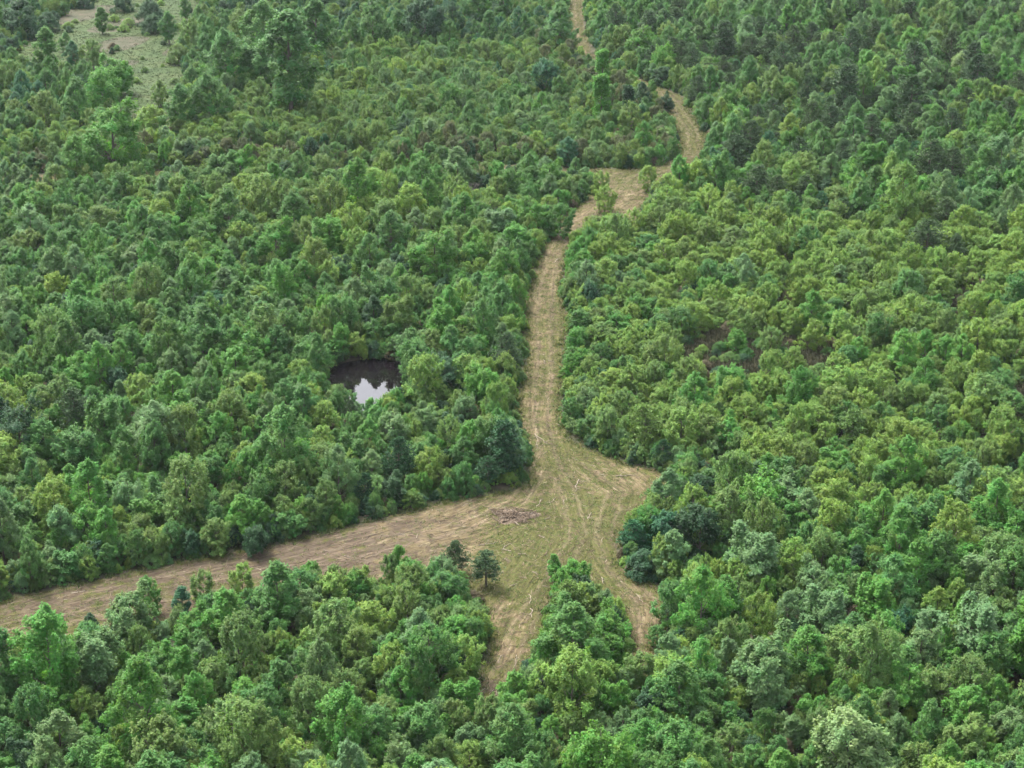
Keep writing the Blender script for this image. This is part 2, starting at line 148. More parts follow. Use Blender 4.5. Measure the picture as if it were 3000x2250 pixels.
# trees and shrubs that stand out enough to be things of their own; every other one belongs to the woodland mass
SINGLES = set((0,1,2,3,4,5,6,7,11,16,17,18,19,21,22,23,26,28,29,31,32,33,34,35,36,37,38,40,42,43,44,45,49,52,53,54,56,59,60,61,63,64,65,66,67,68,69,70,71,72,73,74,75,76,77,78,79,80,82,85,86,88,90,92,93,95,96,100,103,105,106,107,108,109,113,114,115,121,122,123,124,125,126,127,128,129,130,131,132,133,134,135,136,137,138,139,140,141,142,143,144,145,146,147,150,151,153,163,170,171,175,176,178,179,180,181,182,186,190,192,195,196,198,203,205,206,207,213,214,218,226,228,231,232,236,251,253,254,255,256,257,258,260,261,262,265,266,268,269,270,275,277,278,279,283,284,285,286,287,293,295,297,298,300,301,302,303,304,306,307,309,310,314,317,318,323,326,327,334,335,336,337,340,341,342,343,344,345,346,348,350,353,354,355,359,361,362,363,368,369,372,373,374,375,376,384,385,389,390,391,393,395,396,398,399,403,404,405,408,409,410,411,413,414,415,416,417,418,420,428,430,431,432,433,437,439,440,441,442,443,444,445,446,450,451,452,453,454,455,456,457,458,460,461,462,463,465,466,467,468,469,471,473,474,475,478,479,480,481,508,601,607,611,625,631,641,648,666,715,735,763,779,801,819,824,877,921,922,975,991,992,1003,1010,1014,1015,1029,1039,1042,1058,1068,1069,1077,1080,1091,1095,1111,1149,1158,1160,1166,1196,1202,1205,1221,1233,1247,1251,1258,1303,1310,1331,1339,1359,1387,1396,1418,1437,1440,1443,1451,1457,1511,1546,1568,1576,1577,1592,1604,1612,1687,1690,1733,1754,1758,1767,1794,1796,1810,1811,1816,1828,1901,1904,1919,1951,1953,1957,2050,2090,2104,2115,2129,2140,2179,2186,2188,2202,2214,2216,2226,2229,2231,2254,2315,2324,2332,2375,2388,2392,2403,2411,2418,2425,2506,2529,2543,2544,2580,2583,2591,2619,2640,2647,2670,2673,2691,2736,2827,2868,2881,2886,2887,2909,2919,2933,2957,2986,2988,3037,3093,3106,3116,3142,3171,3184,3193,3200,3213,3224,3235,3243,3247,3266,3275,3283,3311,3317,3329,3332,3345,3354,3361,3375,3388,3442,3444,3473,3491,3501,3510,3528,3535,3547,3553,3573,3576,3597,3620,3623,3657,3668,3675,3685,3700,3701,3716,3719,3745,3746,3755,3791,3795,3853,3870,3871,3884,3891,3956,3972,3999,4015,4054,4055,4142,4155,4159,4201,4210,4239,4269,4275,4308,4313,4326,4333,4340,4345,4352,4376,4383,4430,4469,4488,4517,4558,4564,4599,4619,4642,4654,4656,4785,4788,4850,4858,4861,4898,4913,4926,4928,4940,4981,5004,5015,5022,5037,5062,5066,5084,5130,5140,5170,5196,5197,5208,5211,5225,5301,5318,5345,5365,5371,5384,5393,5397,5401,5413,5436,5445,5448,5486,5487,5492,5502,5528,5541,5551,5567,5605,5611,5626,5646,5651,5653,5674,5676,5699,5737,5747,5753,5754,5780,5807,5859,5895,5945,5956,5969,5995,6024,6029,6039,6045,6047,6064,6069,6110,6123,6125,6129,6160,6165,6187,6193,6219,6262,6303,6304,6308,6338,6351,6361,6419,6437,6449,6468,6479,6481,6518,6519,6530,6532,6534,6554,6563,6567,6568,6571,6574,6592,6622,6631,6666,6680,6689,6720,6725,6734,6738,6775,6792,6798,6801,6817,6828,6840,6841,6846,6852,6856,6886,6894,6918,6932,6936,6975,6981,6992,6999,7008,7037,7038,7039,7043,7068,7077,7088,7115,7133,7163,7216,7232,7235,7340,7341,7345,7374,7379,7397,7412,7433,7448,7465,7510,7521,7531,7545,7550,7572,7674,7715,7717,7722,7729,7737,7753,7754,7773,7784,7785,7791,7799,7812,7826,7859,7876,7877,7881,7901,7933,7946,7985,8001,8038,8076,8096,8108,8110,8133,8136,8141,8142,8157,8178,8185,8191,8212,8242,8249,8289,8326,8334,8363,8376,8420,8423,8445,8452,8455,8540,8559,8571,8579,8582,8591,8592,8621,8632,8639,8641,9691,11650,13085,13779,13982,14494,15410,16088,17212,17689,17894,21182,21510,21932,23399,24449,24670,25728,27418,28856,29601,29788,30449,30479,30503,30713,30783,31819,32224,32434,33177,34003,34186,35105,35272,37615,37971,38918,39278,39297,39339,39343,39363,39378,39392,39477,39577,39673,39703,39753,39778,39780,39802,39824,39864,39976,40026,40041,40047,40053,40075,40140,40175,40259,40305,40403))

# ------------------------------------------------------------------ helpers
def tag(o, label=None, cat=None, group=None, kind=None):
    if label: o['label'] = label
    if cat: o['category'] = cat
    if group: o['group'] = group
    if kind: o['kind'] = kind
    return o

def in_poly(X, Y, poly):
    X = np.asarray(X, float); Y = np.asarray(Y, float)
    r = np.zeros(X.shape, bool)
    n = len(poly); j = n - 1
    for i in range(n):
        xi, yi = poly[i]; xj, yj = poly[j]
        if yi != yj:
            r ^= ((yi > Y) != (yj > Y)) & (X < (xj - xi) * (Y - yi) / (yj - yi) + xi)
        j = i
    return r

def poly_dist(X, Y, poly, closed=True):
    """distance to the outline"""
    X = np.asarray(X, float); Y = np.asarray(Y, float)
    best = np.full(X.shape, 1e9)
    n = len(poly)
    for i in range(n if closed else n - 1):
        ax, ay = poly[i]; bx, by = poly[(i + 1) % n]
        dx, dy = bx - ax, by - ay
        L = dx * dx + dy * dy + 1e-9
        t = np.clip(((X - ax) * dx + (Y - ay) * dy) / L, 0, 1)
        best = np.minimum(best, np.hypot(X - ax - t * dx, Y - ay - t * dy))
    return best

def hnoise(X, Y):
    return (0.28 * np.sin(X * .043 + 1.3) * np.cos(Y * .037 + .4) + 0.16 * np.sin(X * .11 + Y * .07) + 0.07 * np.sin(X * .31 - Y * .22 + 2))

def ground_h(X, Y):
    X = np.asarray(X, float); Y = np.asarray(Y, float)
    h = hnoise(X, Y)
    s = in_poly(X, Y, POND)
    dd = poly_dist(X, Y, POND)
    sd = np.where(s, dd, -dd)                      # positive inside
    k = np.clip((sd + 1.2) / 3.0, 0, 1)
    return h * (1 - np.clip((sd + 4) / 4, 0, 1)) - 1.9 * k * k * (3 - 2 * k)

def mesh_np(name, V, F, mat, smooth=False):
    """V (n,3), F (m,k) with the same k everywhere"""
    V = np.asarray(V, np.float32); F = np.asarray(F, np.int32)
    me = bpy.data.meshes.new(name)
    me.vertices.add(len(V)); me.vertices.foreach_set('co', V.ravel())
    m, k = F.shape
    me.loops.add(m * k); me.loops.foreach_set('vertex_index', F.ravel())
    me.polygons.add(m)
    me.polygons.foreach_set('loop_start', np.arange(0, m * k, k, dtype=np.int32))
    me.update(calc_edges=True)
    if smooth: me.polygons.foreach_set('use_smooth', np.ones(m, bool))
    if mat:
        for mm in (mat if isinstance(mat, (list, tuple)) else [mat]): me.materials.append(mm)
    me.validate()
    return me

def fattr(me, name, vals):
    a = me.attributes.new(name, 'FLOAT', 'POINT')
    a.data.foreach_set('value', np.asarray(vals, np.float32))

def link(name, me, parent=None):
    o = bpy.data.objects.new(name, me); C.objects.link(o)
    if parent: o.parent = parent
    return o

# ------------------------------------------------------------------ materials
def new_mat(name):
    m = bpy.data.materials.new(name); m.use_nodes = True
    t = m.node_tree; t.nodes.clear()
    return m, t, t.nodes.new, t.links.new

def ramp(t, pts):
    n = t.nodes.new('ShaderNodeValToRGB')
    e = n.color_ramp.elements
    while len(e) < len(pts): e.new(0.5)
    for k, (p, c) in zip(e, pts): k.position = p; k.color = (*c, 1)
    return n

def foliage_material(name, rough=.55, trans=.4):
    m, t, N, L = new_mat(name)
    out = N('ShaderNodeOutputMaterial')
    tint = N('ShaderNodeAttribute'); tint.attribute_type = 'INSTANCER'; tint.attribute_name = 'tint'
    v = N('ShaderNodeAttribute'); v.attribute_name = 'val'
    hu = N('ShaderNodeAttribute'); hu.attribute_name = 'hue'
    hsv = N('ShaderNodeHueSaturation')
    L(tint.outputs['Color'], hsv.inputs['Color']); L(hu.outputs['Fac'], hsv.inputs['Hue']); L(v.outputs['Fac'], hsv.inputs['Value'])
    p = N('ShaderNodeBsdfPrincipled'); p.inputs['Roughness'].default_value = rough
    p.inputs['Specular IOR Level'].default_value = .16
    L(hsv.outputs[0], p.inputs['Base Color'])
    tr = N('ShaderNodeBsdfTranslucent')
    br = N('ShaderNodeMix'); br.data_type = 'RGBA'; br.blend_type = 'MULTIPLY'; br.inputs[0].default_value = 1
    br.inputs[7].default_value = (1.25, 1.35, .55, 1)
    L(hsv.outputs[0], br.inputs[6]); L(br.outputs[2], tr.inputs['Color'])
    mx = N('ShaderNodeMixShader'); mx.inputs[0].default_value = trans
    L(p.outputs[0], mx.inputs[1]); L(tr.outputs[0], mx.inputs[2]); L(mx.outputs[0], out.inputs[0])
    return m

def noise_mat(name, pts, scale, detail=6, rough=.9, bump=.3, stretch=(1, 1, 1), dist=.3):
    m, t, N, L = new_mat(name)
    out = N('ShaderNodeOutputMaterial'); p = N('ShaderNodeBsdfPrincipled'); p.inputs['Roughness'].default_value = rough
    p.inputs['Specular IOR Level'].default_value = .2
    tc = N('ShaderNodeTexCoord'); mp = N('ShaderNodeMapping'); mp.inputs['Scale'].default_value = stretch
    nz = N('ShaderNodeTexNoise'); nz.inputs['Scale'].default_value = scale; nz.inputs['Detail'].default_value = detail; nz.inputs['Distortion'].default_value = dist
    L(tc.outputs['Object'], mp.inputs[0]); L(mp.outputs[0], nz.inputs[0])
    r = ramp(t, pts); L(nz.outputs[0], r.inputs[0]); L(r.outputs[0], p.inputs['Base Color'])
    b = N('ShaderNodeBump'); b.inputs['Strength'].default_value = bump; b.inputs['Distance'].default_value = .1
    L(nz.outputs[0], b.inputs['Height']); L(b.outputs[0], p.inputs['Normal']); L(p.outputs[0], out.inputs[0])
    return m

M_LEAF = foliage_material('broad leaves')
M_NEEDLE = foliage_material('pine needles', .6, .12)
M_BARK = noise_mat('grey brown bark', [(.3, (.05, .04, .032)), (.7, (.16, .135, .11))], 6, stretch=(1, 1, .25))
M_TWIG = noise_mat('bare grey twigs', [(.3, (.10, .085, .075)), (.7, (.22, .19, .17))], 5)
M_FLOOR = noise_mat('forest floor litter', [(.25, (.018, .022, .010)), (.45, (.030, .034, .014)), (.6, (.045, .040, .022)), (.8, (.075, .060, .040))], .35, 9)
M_DEADWOOD = noise_mat('pale weathered wood', [(.3, (.12, .095, .07)), (.7, (.27, .23, .18))], 4, stretch=(1, 1, 1))
M_DARKWOOD = noise_mat('brown mulched wood', [(.3, (.045, .032, .022)), (.7, (.14, .105, .072))], 5, bump=.8)

def lane_material():
    """mown and mulched ground: straw swaths running with the lane, brown mulch, green regrowth. u across, v along, green and brown from the site survey"""
    m, t, N, L = new_mat('mulched lane')
    out = N('ShaderNodeOutputMaterial'); p = N('ShaderNodeBsdfPrincipled'); p.inputs['Roughness'].default_value = .95
    p.inputs['Specular IOR Level'].default_value = .1
    def at(n):
        a = N('ShaderNodeAttribute'); a.attribute_name = n; return a.outputs['Fac']
    cb = N('ShaderNodeCombineXYZ')
    su = N('ShaderNodeMath'); su.operation = 'MULTIPLY'; su.inputs[1].default_value = 2.6; L(at('u'), su.inputs[0])
    sv = N('ShaderNodeMath'); sv.operation = 'MULTIPLY'; sv.inputs[1].default_value = .42; L(at('v'), sv.inputs[0])
    L(su.outputs[0], cb.inputs[0]); L(sv.outputs[0], cb.inputs[1])
    nz = N('ShaderNodeTexNoise'); nz.inputs['Scale'].default_value = 1.0; nz.inputs['Detail'].default_value = 8; nz.inputs['Roughness'].default_value = .68; nz.inputs['Distortion'].default_value = .5
    L(cb.outputs[0], nz.inputs[0])
    straw = ramp(t, [(.28, (0.033, 0.024, 0.014)), (.44, (0.065, 0.050, 0.026)), (.56, (0.099, 0.079, 0.043)), (.72, (0.151, 0.131, 0.084))]); L(nz.outputs[0], straw.inputs[0])
    mulch = ramp(t, [(.28, (0.026, 0.019, 0.013)), (.45, (0.049, 0.036, 0.025)), (.60, (0.072, 0.057, 0.039)), (.76, (0.122, 0.102, 0.071))]); L(nz.outputs[0], mulch.inputs[0])
    grass = ramp(t, [(.30, (0.022, 0.024, 0.006)), (.50, (0.044, 0.046, 0.013)), (.66, (0.068, 0.061, 0.024)), (.80, (0.115, 0.102, 0.056))]); L(nz.outputs[0], grass.inputs[0])
    tc = N('ShaderNodeTexCoord')
    big = N('ShaderNodeTexNoise'); big.inputs['Scale'].default_value = .42; big.inputs['Detail'].default_value = 6; big.inputs['Roughness'].default_value = .65; L(tc.outputs['Object'], big.inputs[0])
    def mask(attr, lo, hi):
        a = N('ShaderNodeMath'); a.operation = 'ADD'; L(at(attr), a.inputs[0])
        s = N('ShaderNodeMath'); s.operation = 'SUBTRACT'; L(big.outputs[0], s.inputs[0]); s.inputs[1].default_value = .5
        g = N('ShaderNodeMath'); g.operation = 'MULTIPLY'; L(s.outputs[0], g.inputs[0]); g.inputs[1].default_value = 3.4
        L(g.outputs[0], a.inputs[1])
        r = N('ShaderNodeMapRange'); r.interpolation_type = 'SMOOTHSTEP'; r.inputs[1].default_value = lo; r.inputs[2].default_value = hi
        L(a.outputs[0], r.inputs[0]); return r.outputs[0]
    m1 = N('ShaderNodeMix'); m1.data_type = 'RGBA'; L(mask('brown', .3, .75), m1.inputs[0]); L(straw.outputs[0], m1.inputs[6]); L(mulch.outputs[0], m1.inputs[7])
    m2 = N('ShaderNodeMix'); m2.data_type = 'RGBA'; L(mask('green', .3, .75), m2.inputs[0]); L(m1.outputs[2], m2.inputs[6]); L(grass.outputs[0], m2.inputs[7])
    cl = N('ShaderNodeCombineXYZ')
    s1 = N('ShaderNodeMath'); s1.operation = 'MULTIPLY'; s1.inputs[1].default_value = 1.25; L(at('u'), s1.inputs[0])
    s2 = N('ShaderNodeMath'); s2.operation = 'MULTIPLY'; s2.inputs[1].default_value = .05; L(at('v'), s2.inputs[0])
    L(s1.outputs[0], cl.inputs[0]); L(s2.outputs[0], cl.inputs[1])
    ns = N('ShaderNodeTexNoise'); ns.inputs['Scale'].default_value = 1.0; ns.inputs['Detail'].default_value = 5; ns.inputs['Roughness'].default_value = .6; ns.inputs['Distortion'].default_value = .8
    L(cl.outputs[0], ns.inputs[0])
    mr = N('ShaderNodeMapRange'); mr.inputs[1].default_value = .34; mr.inputs[2].default_value = .66; mr.inputs[3].default_value = .70; mr.inputs[4].default_value = 1.32
    L(ns.outputs[0], mr.inputs[0])
    ml = N('ShaderNodeMix'); ml.data_type = 'RGBA'; ml.blend_type = 'MULTIPLY'; ml.inputs[0].default_value = 1
    def mth(op, a_, b_=None):
        x = N('ShaderNodeMath'); x.operation = op
        for i_, q_ in enumerate((a_, b_)):
            if q_ is None: continue
            if isinstance(q_, (int, float)): x.inputs[i_].default_value = q_
            else: L(q_, x.inputs[i_])
        return x.outputs[0]
    wander = mth('MULTIPLY', mth('SUBTRACT', big.outputs[0], .5), 2.6)
    off = mth('SUBTRACT', mth('ABSOLUTE', mth('ADD', at('u'), wander)), .95)
    rut = mth('POWER', 2.718, mth('MULTIPLY', mth('MULTIPLY', off, off), -11.0))
    soil = ramp(t, [(.3, (.070, .050, .036)), (.55, (.125, .094, .066)), (.75, (.21, .168, .118))]); L(nz.outputs[0], soil.inputs[0])
    m3 = N('ShaderNodeMix'); m3.data_type = 'RGBA'; L(mth('MULTIPLY', rut, .42), m3.inputs[0]); L(m2.outputs[2], m3.inputs[6]); L(soil.outputs[0], m3.inputs[7])
    L(m3.outputs[2], ml.inputs[6]); L(mr.outputs[0], ml.inputs[7]); L(ml.outputs[2], p.inputs['Base Color'])
    b = N('ShaderNodeBump'); b.inputs['Strength'].default_value = .6; b.inputs['Distance'].default_value = .12
    L(nz.outputs[0], b.inputs['Height']); L(b.outputs[0], p.inputs['Normal']); L(p.outputs[0], out.inputs[0])
    return m
M_LANE = lane_material()
M_MEADOW = noise_mat('rough meadow grass', [(.25, (.016, .036, .006)), (.48, (.024, .045, .008)), (.68, (.033, .047, .010)), (.84, (.038, .041, .017)), (.97, (.046, .046, .024))], .16, 10, bump=.5)
M_DRY = noise_mat('dry brown grass and brambles', [(.25, (.024, .036, .012)), (.45, (.038, .048, .020)), (.6, (.054, .056, .030)), (.8, (.082, .080, .05))], .5, 9, bump=.5)

def water_material():
    m, t, N, L = new_mat('still dark pond water')
    out = N('ShaderNodeOutputMaterial'); p = N('ShaderNodeBsdfPrincipled')
    p.inputs['Base Color'].default_value = (.004, .003, .004, 1); p.inputs['Roughness'].default_value = .02; p.inputs['IOR'].default_value = 1.36
    p.inputs['Specular IOR Level'].default_value = .6
    tc = N('ShaderNodeTexCoord'); nz = N('ShaderNodeTexNoise'); nz.inputs['Scale'].default_value = .9; nz.inputs['Detail'].default_value = 3
    L(tc.outputs['Object'], nz.inputs[0])
    b = N('ShaderNodeBump'); b.inputs['Strength'].default_value = .03; b.inputs['Distance'].default_value = .05
    L(nz.outputs[0], b.inputs['Height']); L(b.outputs[0], p.inputs['Normal']); L(p.outputs[0], out.inputs[0])
    return m
M_WATER = water_material()

# ------------------------------------------------------------------ ground, lanes, meadow, pond
def axis(lo, hi, step, far_lo, far_hi):
    core = np.arange(lo, hi + step * .5, step)
    a = lo - np.cumsum(step * 1.5 ** np.arange(1, 40)); a = a[a > far_lo]
    b = hi + np.cumsum(step * 1.5 ** np.arange(1, 40)); b = b[b < far_hi]
    return np.concatenate([[far_lo], a[::-1], core, b, [far_hi]])

gx = axis(-130, 130, 1.5, -6000, 6000); gy = axis(150, 420, 1.5, -3000, 8000)
GX, GY = np.meshgrid(gx, gy)
gh = np.where((np.abs(GX) < 900) & (GY < 1500) & (GY > -300), ground_h(GX.ravel(), GY.ravel()).reshape(GX.shape), 0)
nx, ny = len(gx), len(gy)
ii = np.arange(nx * ny).reshape(ny, nx)
F = np.stack([ii[:-1, :-1], ii[:-1, 1:], ii[1:, 1:], ii[1:, :-1]], -1).reshape(-1, 4)
tag(link('ground', mesh_np('ground', np.stack([GX, GY, gh], -1).reshape(-1, 3), F, M_FLOOR, True)), 'dark leaf-littered forest floor beneath the woods', kind='structure')

def along(X, Y):
    """signed offset across, distance along and direction of the nearest lane centre line, blended where lanes meet"""
    U = np.zeros(X.shape); Vv = np.zeros(X.shape); DX = np.zeros(X.shape); DY = np.zeros(X.shape); best = np.full(X.shape, 1e9)
    for ln in LINES.values():
        s0 = 0.0
        for (ax, ay), (bx, by) in zip(ln[:-1], ln[1:]):
            dx, dy = bx - ax, by - ay; Ls = math.hypot(dx, dy)
            t = np.clip(((X - ax) * dx + (Y - ay) * dy) / (Ls * Ls), 0, 1)
            px, py = X - ax - t * dx, Y - ay - t * dy
            dd = np.hypot(px, py); k = dd < best
            cr = (dx * (Y - ay) - dy * (X - ax)) / Ls
            best = np.where(k, dd, best); U = np.where(k, np.sign(cr) * dd, U); Vv = np.where(k, s0 + t * Ls, Vv)
            DX = np.where(k, dx / Ls, DX); DY = np.where(k, dy / Ls, DY); s0 += Ls
    return U, Vv, DX, DY

def bump_at(X, Y, x, y, r, ry=None):
    return np.exp(-(((X - x) / r) ** 2 + ((Y - y) / (ry or r)) ** 2))

def green_brown(X, Y):
    g = np.where(X < -4, .06, .24) + .95 * bump_at(X, Y, 9, 212, 8, 14) + .75 * bump_at(X, Y, 3, 205, 7, 8) + .7 * bump_at(X, Y, 8, 237, 4, 7) + .75 * bump_at(X, Y, 28, 364, 9, 10) + .45 * bump_at(X, Y, 6, 275, 3, 25) + .5 * bump_at(X, Y, 37, 400, 5, 25) + .55 * bump_at(X, Y, -22, 198, 20, 4) + .45 * bump_at(X, Y, -50, 190, 14, 5) + .5 * bump_at(X, Y, 3, 190, 2, 8)
    g = g + .42 * ((Y > 345) & (Y < 380) & (X < 14)) + .28 * (Y > 380) + .1
    b = .85 * np.clip((2 - X) / 20, 0, 1) * (Y < 230) + .5 * bump_at(X, Y, 2, 245, 4, 8) + .8 * bump_at(X, Y, -3, 176, 5, 8) + .5 * bump_at(X, Y, 0, 218, 5, 6) + .15 * (Y > 470) + .6 * bump_at(X, Y, -3, 193, 4, 4) + .45 * bump_at(X, Y, 15, 190, 4, 8)
    return g, b

def sheet(name, poly, step, mat, lift, label, grow=.0, lane=False):
    P = np.array(poly)
    xs = np.arange(P[:, 0].min() - 1, P[:, 0].max() + 1, step); ys = np.arange(P[:, 1].min() - 1, P[:, 1].max() + 1, step * 1.4)
    X, Y = np.meshgrid(xs, ys)
    # ragged edge
    wob = .5 * np.sin(X * 1.7 + Y * .9) * np.sin(Y * 1.3 - X * .6) + .3 * np.sin(X * 4.1 + 1) * np.sin(Y * 3.3)
    ins = in_poly(X, Y, poly)
    dd = poly_dist(X.ravel(), Y.ravel(), poly).reshape(X.shape)
    keep_v = (np.where(ins, dd, -dd) + wob * .6 + grow) > 0
    q = keep_v[:-1, :-1] & keep_v[:-1, 1:] & keep_v[1:, 1:] & keep_v[1:, :-1]
    idx = np.arange(X.size).reshape(X.shape)
    F = np.stack([idx[:-1, :-1], idx[:-1, 1:], idx[1:, 1:], idx[1:, :-1]], -1)[q]
    used = np.unique(F); rem = np.full(X.size, -1); rem[used] = np.arange(len(used))
    x, y = X.ravel()[used], Y.ravel()[used]
    me = mesh_np(name, np.stack([x, y, ground_h(x, y) + lift], -1), rem[F], mat, True)
    if lane:
        u, v, _, _ = along(x, y); g, b = green_brown(x, y)
        g = g + .55 * np.exp(-poly_dist(x, y, poly) / .8)
        fattr(me, 'u', u); fattr(me, 'v', v); fattr(me, 'green', g); fattr(me, 'brown', b)
    return tag(link(name, me), label, kind='structure')

sheet('lane', LANE, .5, M_LANE, .05, 'straw-coloured mulched lane with a wide grassy junction', .4, True)
sheet('side_lane', WEST, .8, M_LANE, .055, 'narrow lane behind the tree front, running off from the far junction', .2, True)
sheet('meadow', MEADOW, 1.6, M_MEADOW, .05, 'open olive-brown meadow in the far woods', 1.5)
sheet('clearing', PATCH, .8, M_DRY, .05, 'brown brushy bare patch among the yellow-green saplings', .8)
sheet('clearing', PATCH2, .8, M_DRY, .05, 'small brown gap in the saplings behind the brushy bare patch', .5)
sheet('clearing', PATCH4, .8, M_DRY, .05, 'tiny brown gap in the saplings far off towards the pines', .5)
sheet('clearing', PATCH5, 1.0, M_DRY, .05, 'thin brushy brown strip behind the side lane', .8)
sheet('clearing', PATCH3, .8, M_DRY, .05, 'small brown gap in the saplings at the edge of the view', .5)

wp = np.array(POND); wc = wp.mean(0); ang = np.linspace(0, 2 * math.pi, 97)[:-1]
cum = np.concatenate([wp, wp[:1]])
tt = np.linspace(0, len(wp), 97)[:-1]; k = tt.astype(int); f = (tt - k)[:, None]
ring = cum[k] * (1 - f) + cum[k + 1] * f
for _ in range(3): ring = (np.roll(ring, 1, 0) + ring * 2 + np.roll(ring, -1, 0)) / 4
ring = wc + (ring - wc) * 1.16
V = np.concatenate([[[wc[0], wc[1], -.42]], np.c_[ring, np.full(96, -.42)]])
F = np.array([[0, 1 + i, 1 + (i + 1) % 96] for i in range(96)])
tag(link('pond_water', mesh_np('pond_water', V, F, M_WATER)), 'still dark pond mirroring pale sky and the trees round it', kind='structure')

# ------------------------------------------------------------------ tree models (trunk mesh, crown mesh), nominal crown width 1 and height 1 are scaled per tree
RNG = np.random.default_rng(7)
def unit(v): return v / (np.linalg.norm(v, axis=-1, keepdims=True) + 1e-9)

def tube(pts, rads, n=5):
    pts = np.asarray(pts, float); V = []; F = []
    for i, p in enumerate(pts):
        a = pts[min(i + 1, len(pts) - 1)] - pts[max(i - 1, 0)]; a = a / (np.linalg.norm(a) + 1e-9)
        s = np.cross(a, [0.3, 1, .2]); s /= np.linalg.norm(s) + 1e-9; t = np.cross(a, s)
        for j in range(n):
            th = 2 * math.pi * j / n; V.append(p + rads[i] * (s * math.cos(th) + t * math.sin(th)))
    for i in range(len(pts) - 1):
        for j in range(n): F.append([i * n + j, i * n + (j + 1) % n, (i + 1) * n + (j + 1) % n, (i + 1) * n + j])
    return np.array(V), np.array(F)

def join(parts):
    V = []; F = []; o = 0
    for v, f in parts: V.append(v); F.append(f + o); o += len(v)
    return np.concatenate(V), np.concatenate(F)

def leaves(centres, normals, size, fold=.25, ratio=.55):
    n = len(centres)
    t = unit(np.cross(normals, unit(RNG.normal(size=(n, 3)))))
    b = np.cross(normals, t)
    s = (size * RNG.uniform(.7, 1.35, n))[:, None]
    V = np.stack([centres - t * s, centres + b * s * ratio - normals * s * fold, centres + t * s, centres - b * s * ratio - normals * s * fold], 1).reshape(-1, 3)
    return V, np.arange(4 * n).reshape(-1, 4)

def clump_crown(clumps, n_each, leaf, up=.5, jit=.34, spray=.6, droop=0, axis_z=.35):
    """clumps (n,4) centre and radius (metres). Leaf faces along short sprays that reach outwards and up from each clump, looser towards the tips"""
    Vs = []; vals = []; hues = []; Fo = 0; Fs = []
    zmid = clumps[:, 2].min() + axis_z * (clumps[:, 2].max() - clumps[:, 2].min()); rm = clumps[:, 3].mean()
    for cx, cy, cz, r in clumps:
        n = max(14, int(n_each * (r / rm) ** 2))
        o = unit(np.array([cx, cy, (cz - zmid) * .9 + .8 - droop]) + RNG.normal(0, .25, 3))
        c0 = np.array([cx, cy, cz])
        k = int(n * spray)
        # sprays
        ns = RNG.integers(3, 6); sd = unit(o[None] * 1.1 + RNG.normal(0, .65, (ns, 3)) + [0, 0, .25])
        pick = RNG.integers(0, ns, k); q = RNG.uniform(-.2, 1.0, k) ** 1.0
        c1 = c0 + sd[pick] * (q * r * 1.25)[:, None] + RNG.normal(0, 1, (k, 3)) * (r * .22 * (1.25 - np.clip(q, 0, 1)))[:, None]
        # rounded body
        dirs = unit(RNG.normal(size=(n - k, 3)) + o * .5)
        c2 = c0 + dirs * (r * RNG.uniform(.35, 1.0, n - k) ** .6)[:, None] * np.array([1, 1, .8])
        c = np.concatenate([c1, c2])
        nm = unit(o * .45 + np.concatenate([sd[pick] * .35, dirs * .45]) + np.array([0, 0, up]) + RNG.normal(size=(n, 3)) * jit)
        V, F = leaves(c, nm, leaf)
        Vs.append(V); Fs.append(F + Fo); Fo += len(V)
        cv = RNG.normal(1, .10); ch = RNG.normal(.5, .008)
        vals.append(np.repeat(np.clip(cv * RNG.normal(1, .08, n), .55, 1.6), 4)); hues.append(np.repeat(ch + RNG.normal(0, .007, n), 4))
    return np.concatenate(Vs), np.concatenate(Fs), np.concatenate(vals), np.concatenate(hues)

def limbs(clumps, base_h, top, r0, lean=(0, 0)):
    tp = np.array([[0, 0, -.4], [lean[0] * .3, lean[1] * .3, base_h], [lean[0], lean[1], top]])
    parts = [tube([tp[0], tp[0] * .3 + tp[1] * .7, tp[1] * .6 + tp[2] * .4, tp[2]], [r0 * 1.35, r0, r0 * .6, r0 * .15], 7)]
    for cx, cy, cz, r in clumps[RNG.permutation(len(clumps))[:16]]:
        z0 = max(base_h * .8, min(top * .85, cz - np.hypot(cx, cy) * .8)); f = (z0 / max(top, .1))
        s = np.array([lean[0] * f, lean[1] * f, z0]); e = np.array([cx, cy, cz])
        mid = s * .5 + e * .5 + np.array([0, 0, .12 * np.hypot(cx, cy)])
        parts.append(tube([s, mid, e], [r0 * .38, r0 * .22, r0 * .06], 4))
    return join(parts)

def envelope_clumps(n, half_w, z0, z1, prof, r_lo, r_hi, inner=.25, lob=.18):
    """clumps on and inside a lobed envelope; prof(f) = relative radius at height fraction f"""
    ph = RNG.uniform(0, 6.28, 4); out = []
    for _ in range(n):
        f = RNG.uniform(0, 1) ** .85
        a = RNG.uniform(0, 6.28)
        R = half_w * prof(f) * (1 + lob * math.sin(2 * a + ph[0] + 3 * f) + lob * .8 * math.sin(3 * a + ph[1] - 5 * f))
        k = math.sqrt(RNG.uniform(inner, 1))
        r = RNG.uniform(r_lo, r_hi)
        rr = max(0, R * k - r * .55)
        out.append([rr * math.cos(a), rr * math.sin(a), z0 + (z1 - z0) * f + RNG.normal(0, .1) - .3 * r, r])
    out.append([RNG.normal(0, .15), RNG.normal(0, .15), z1 - r_lo, r_lo])
    return np.array(out)

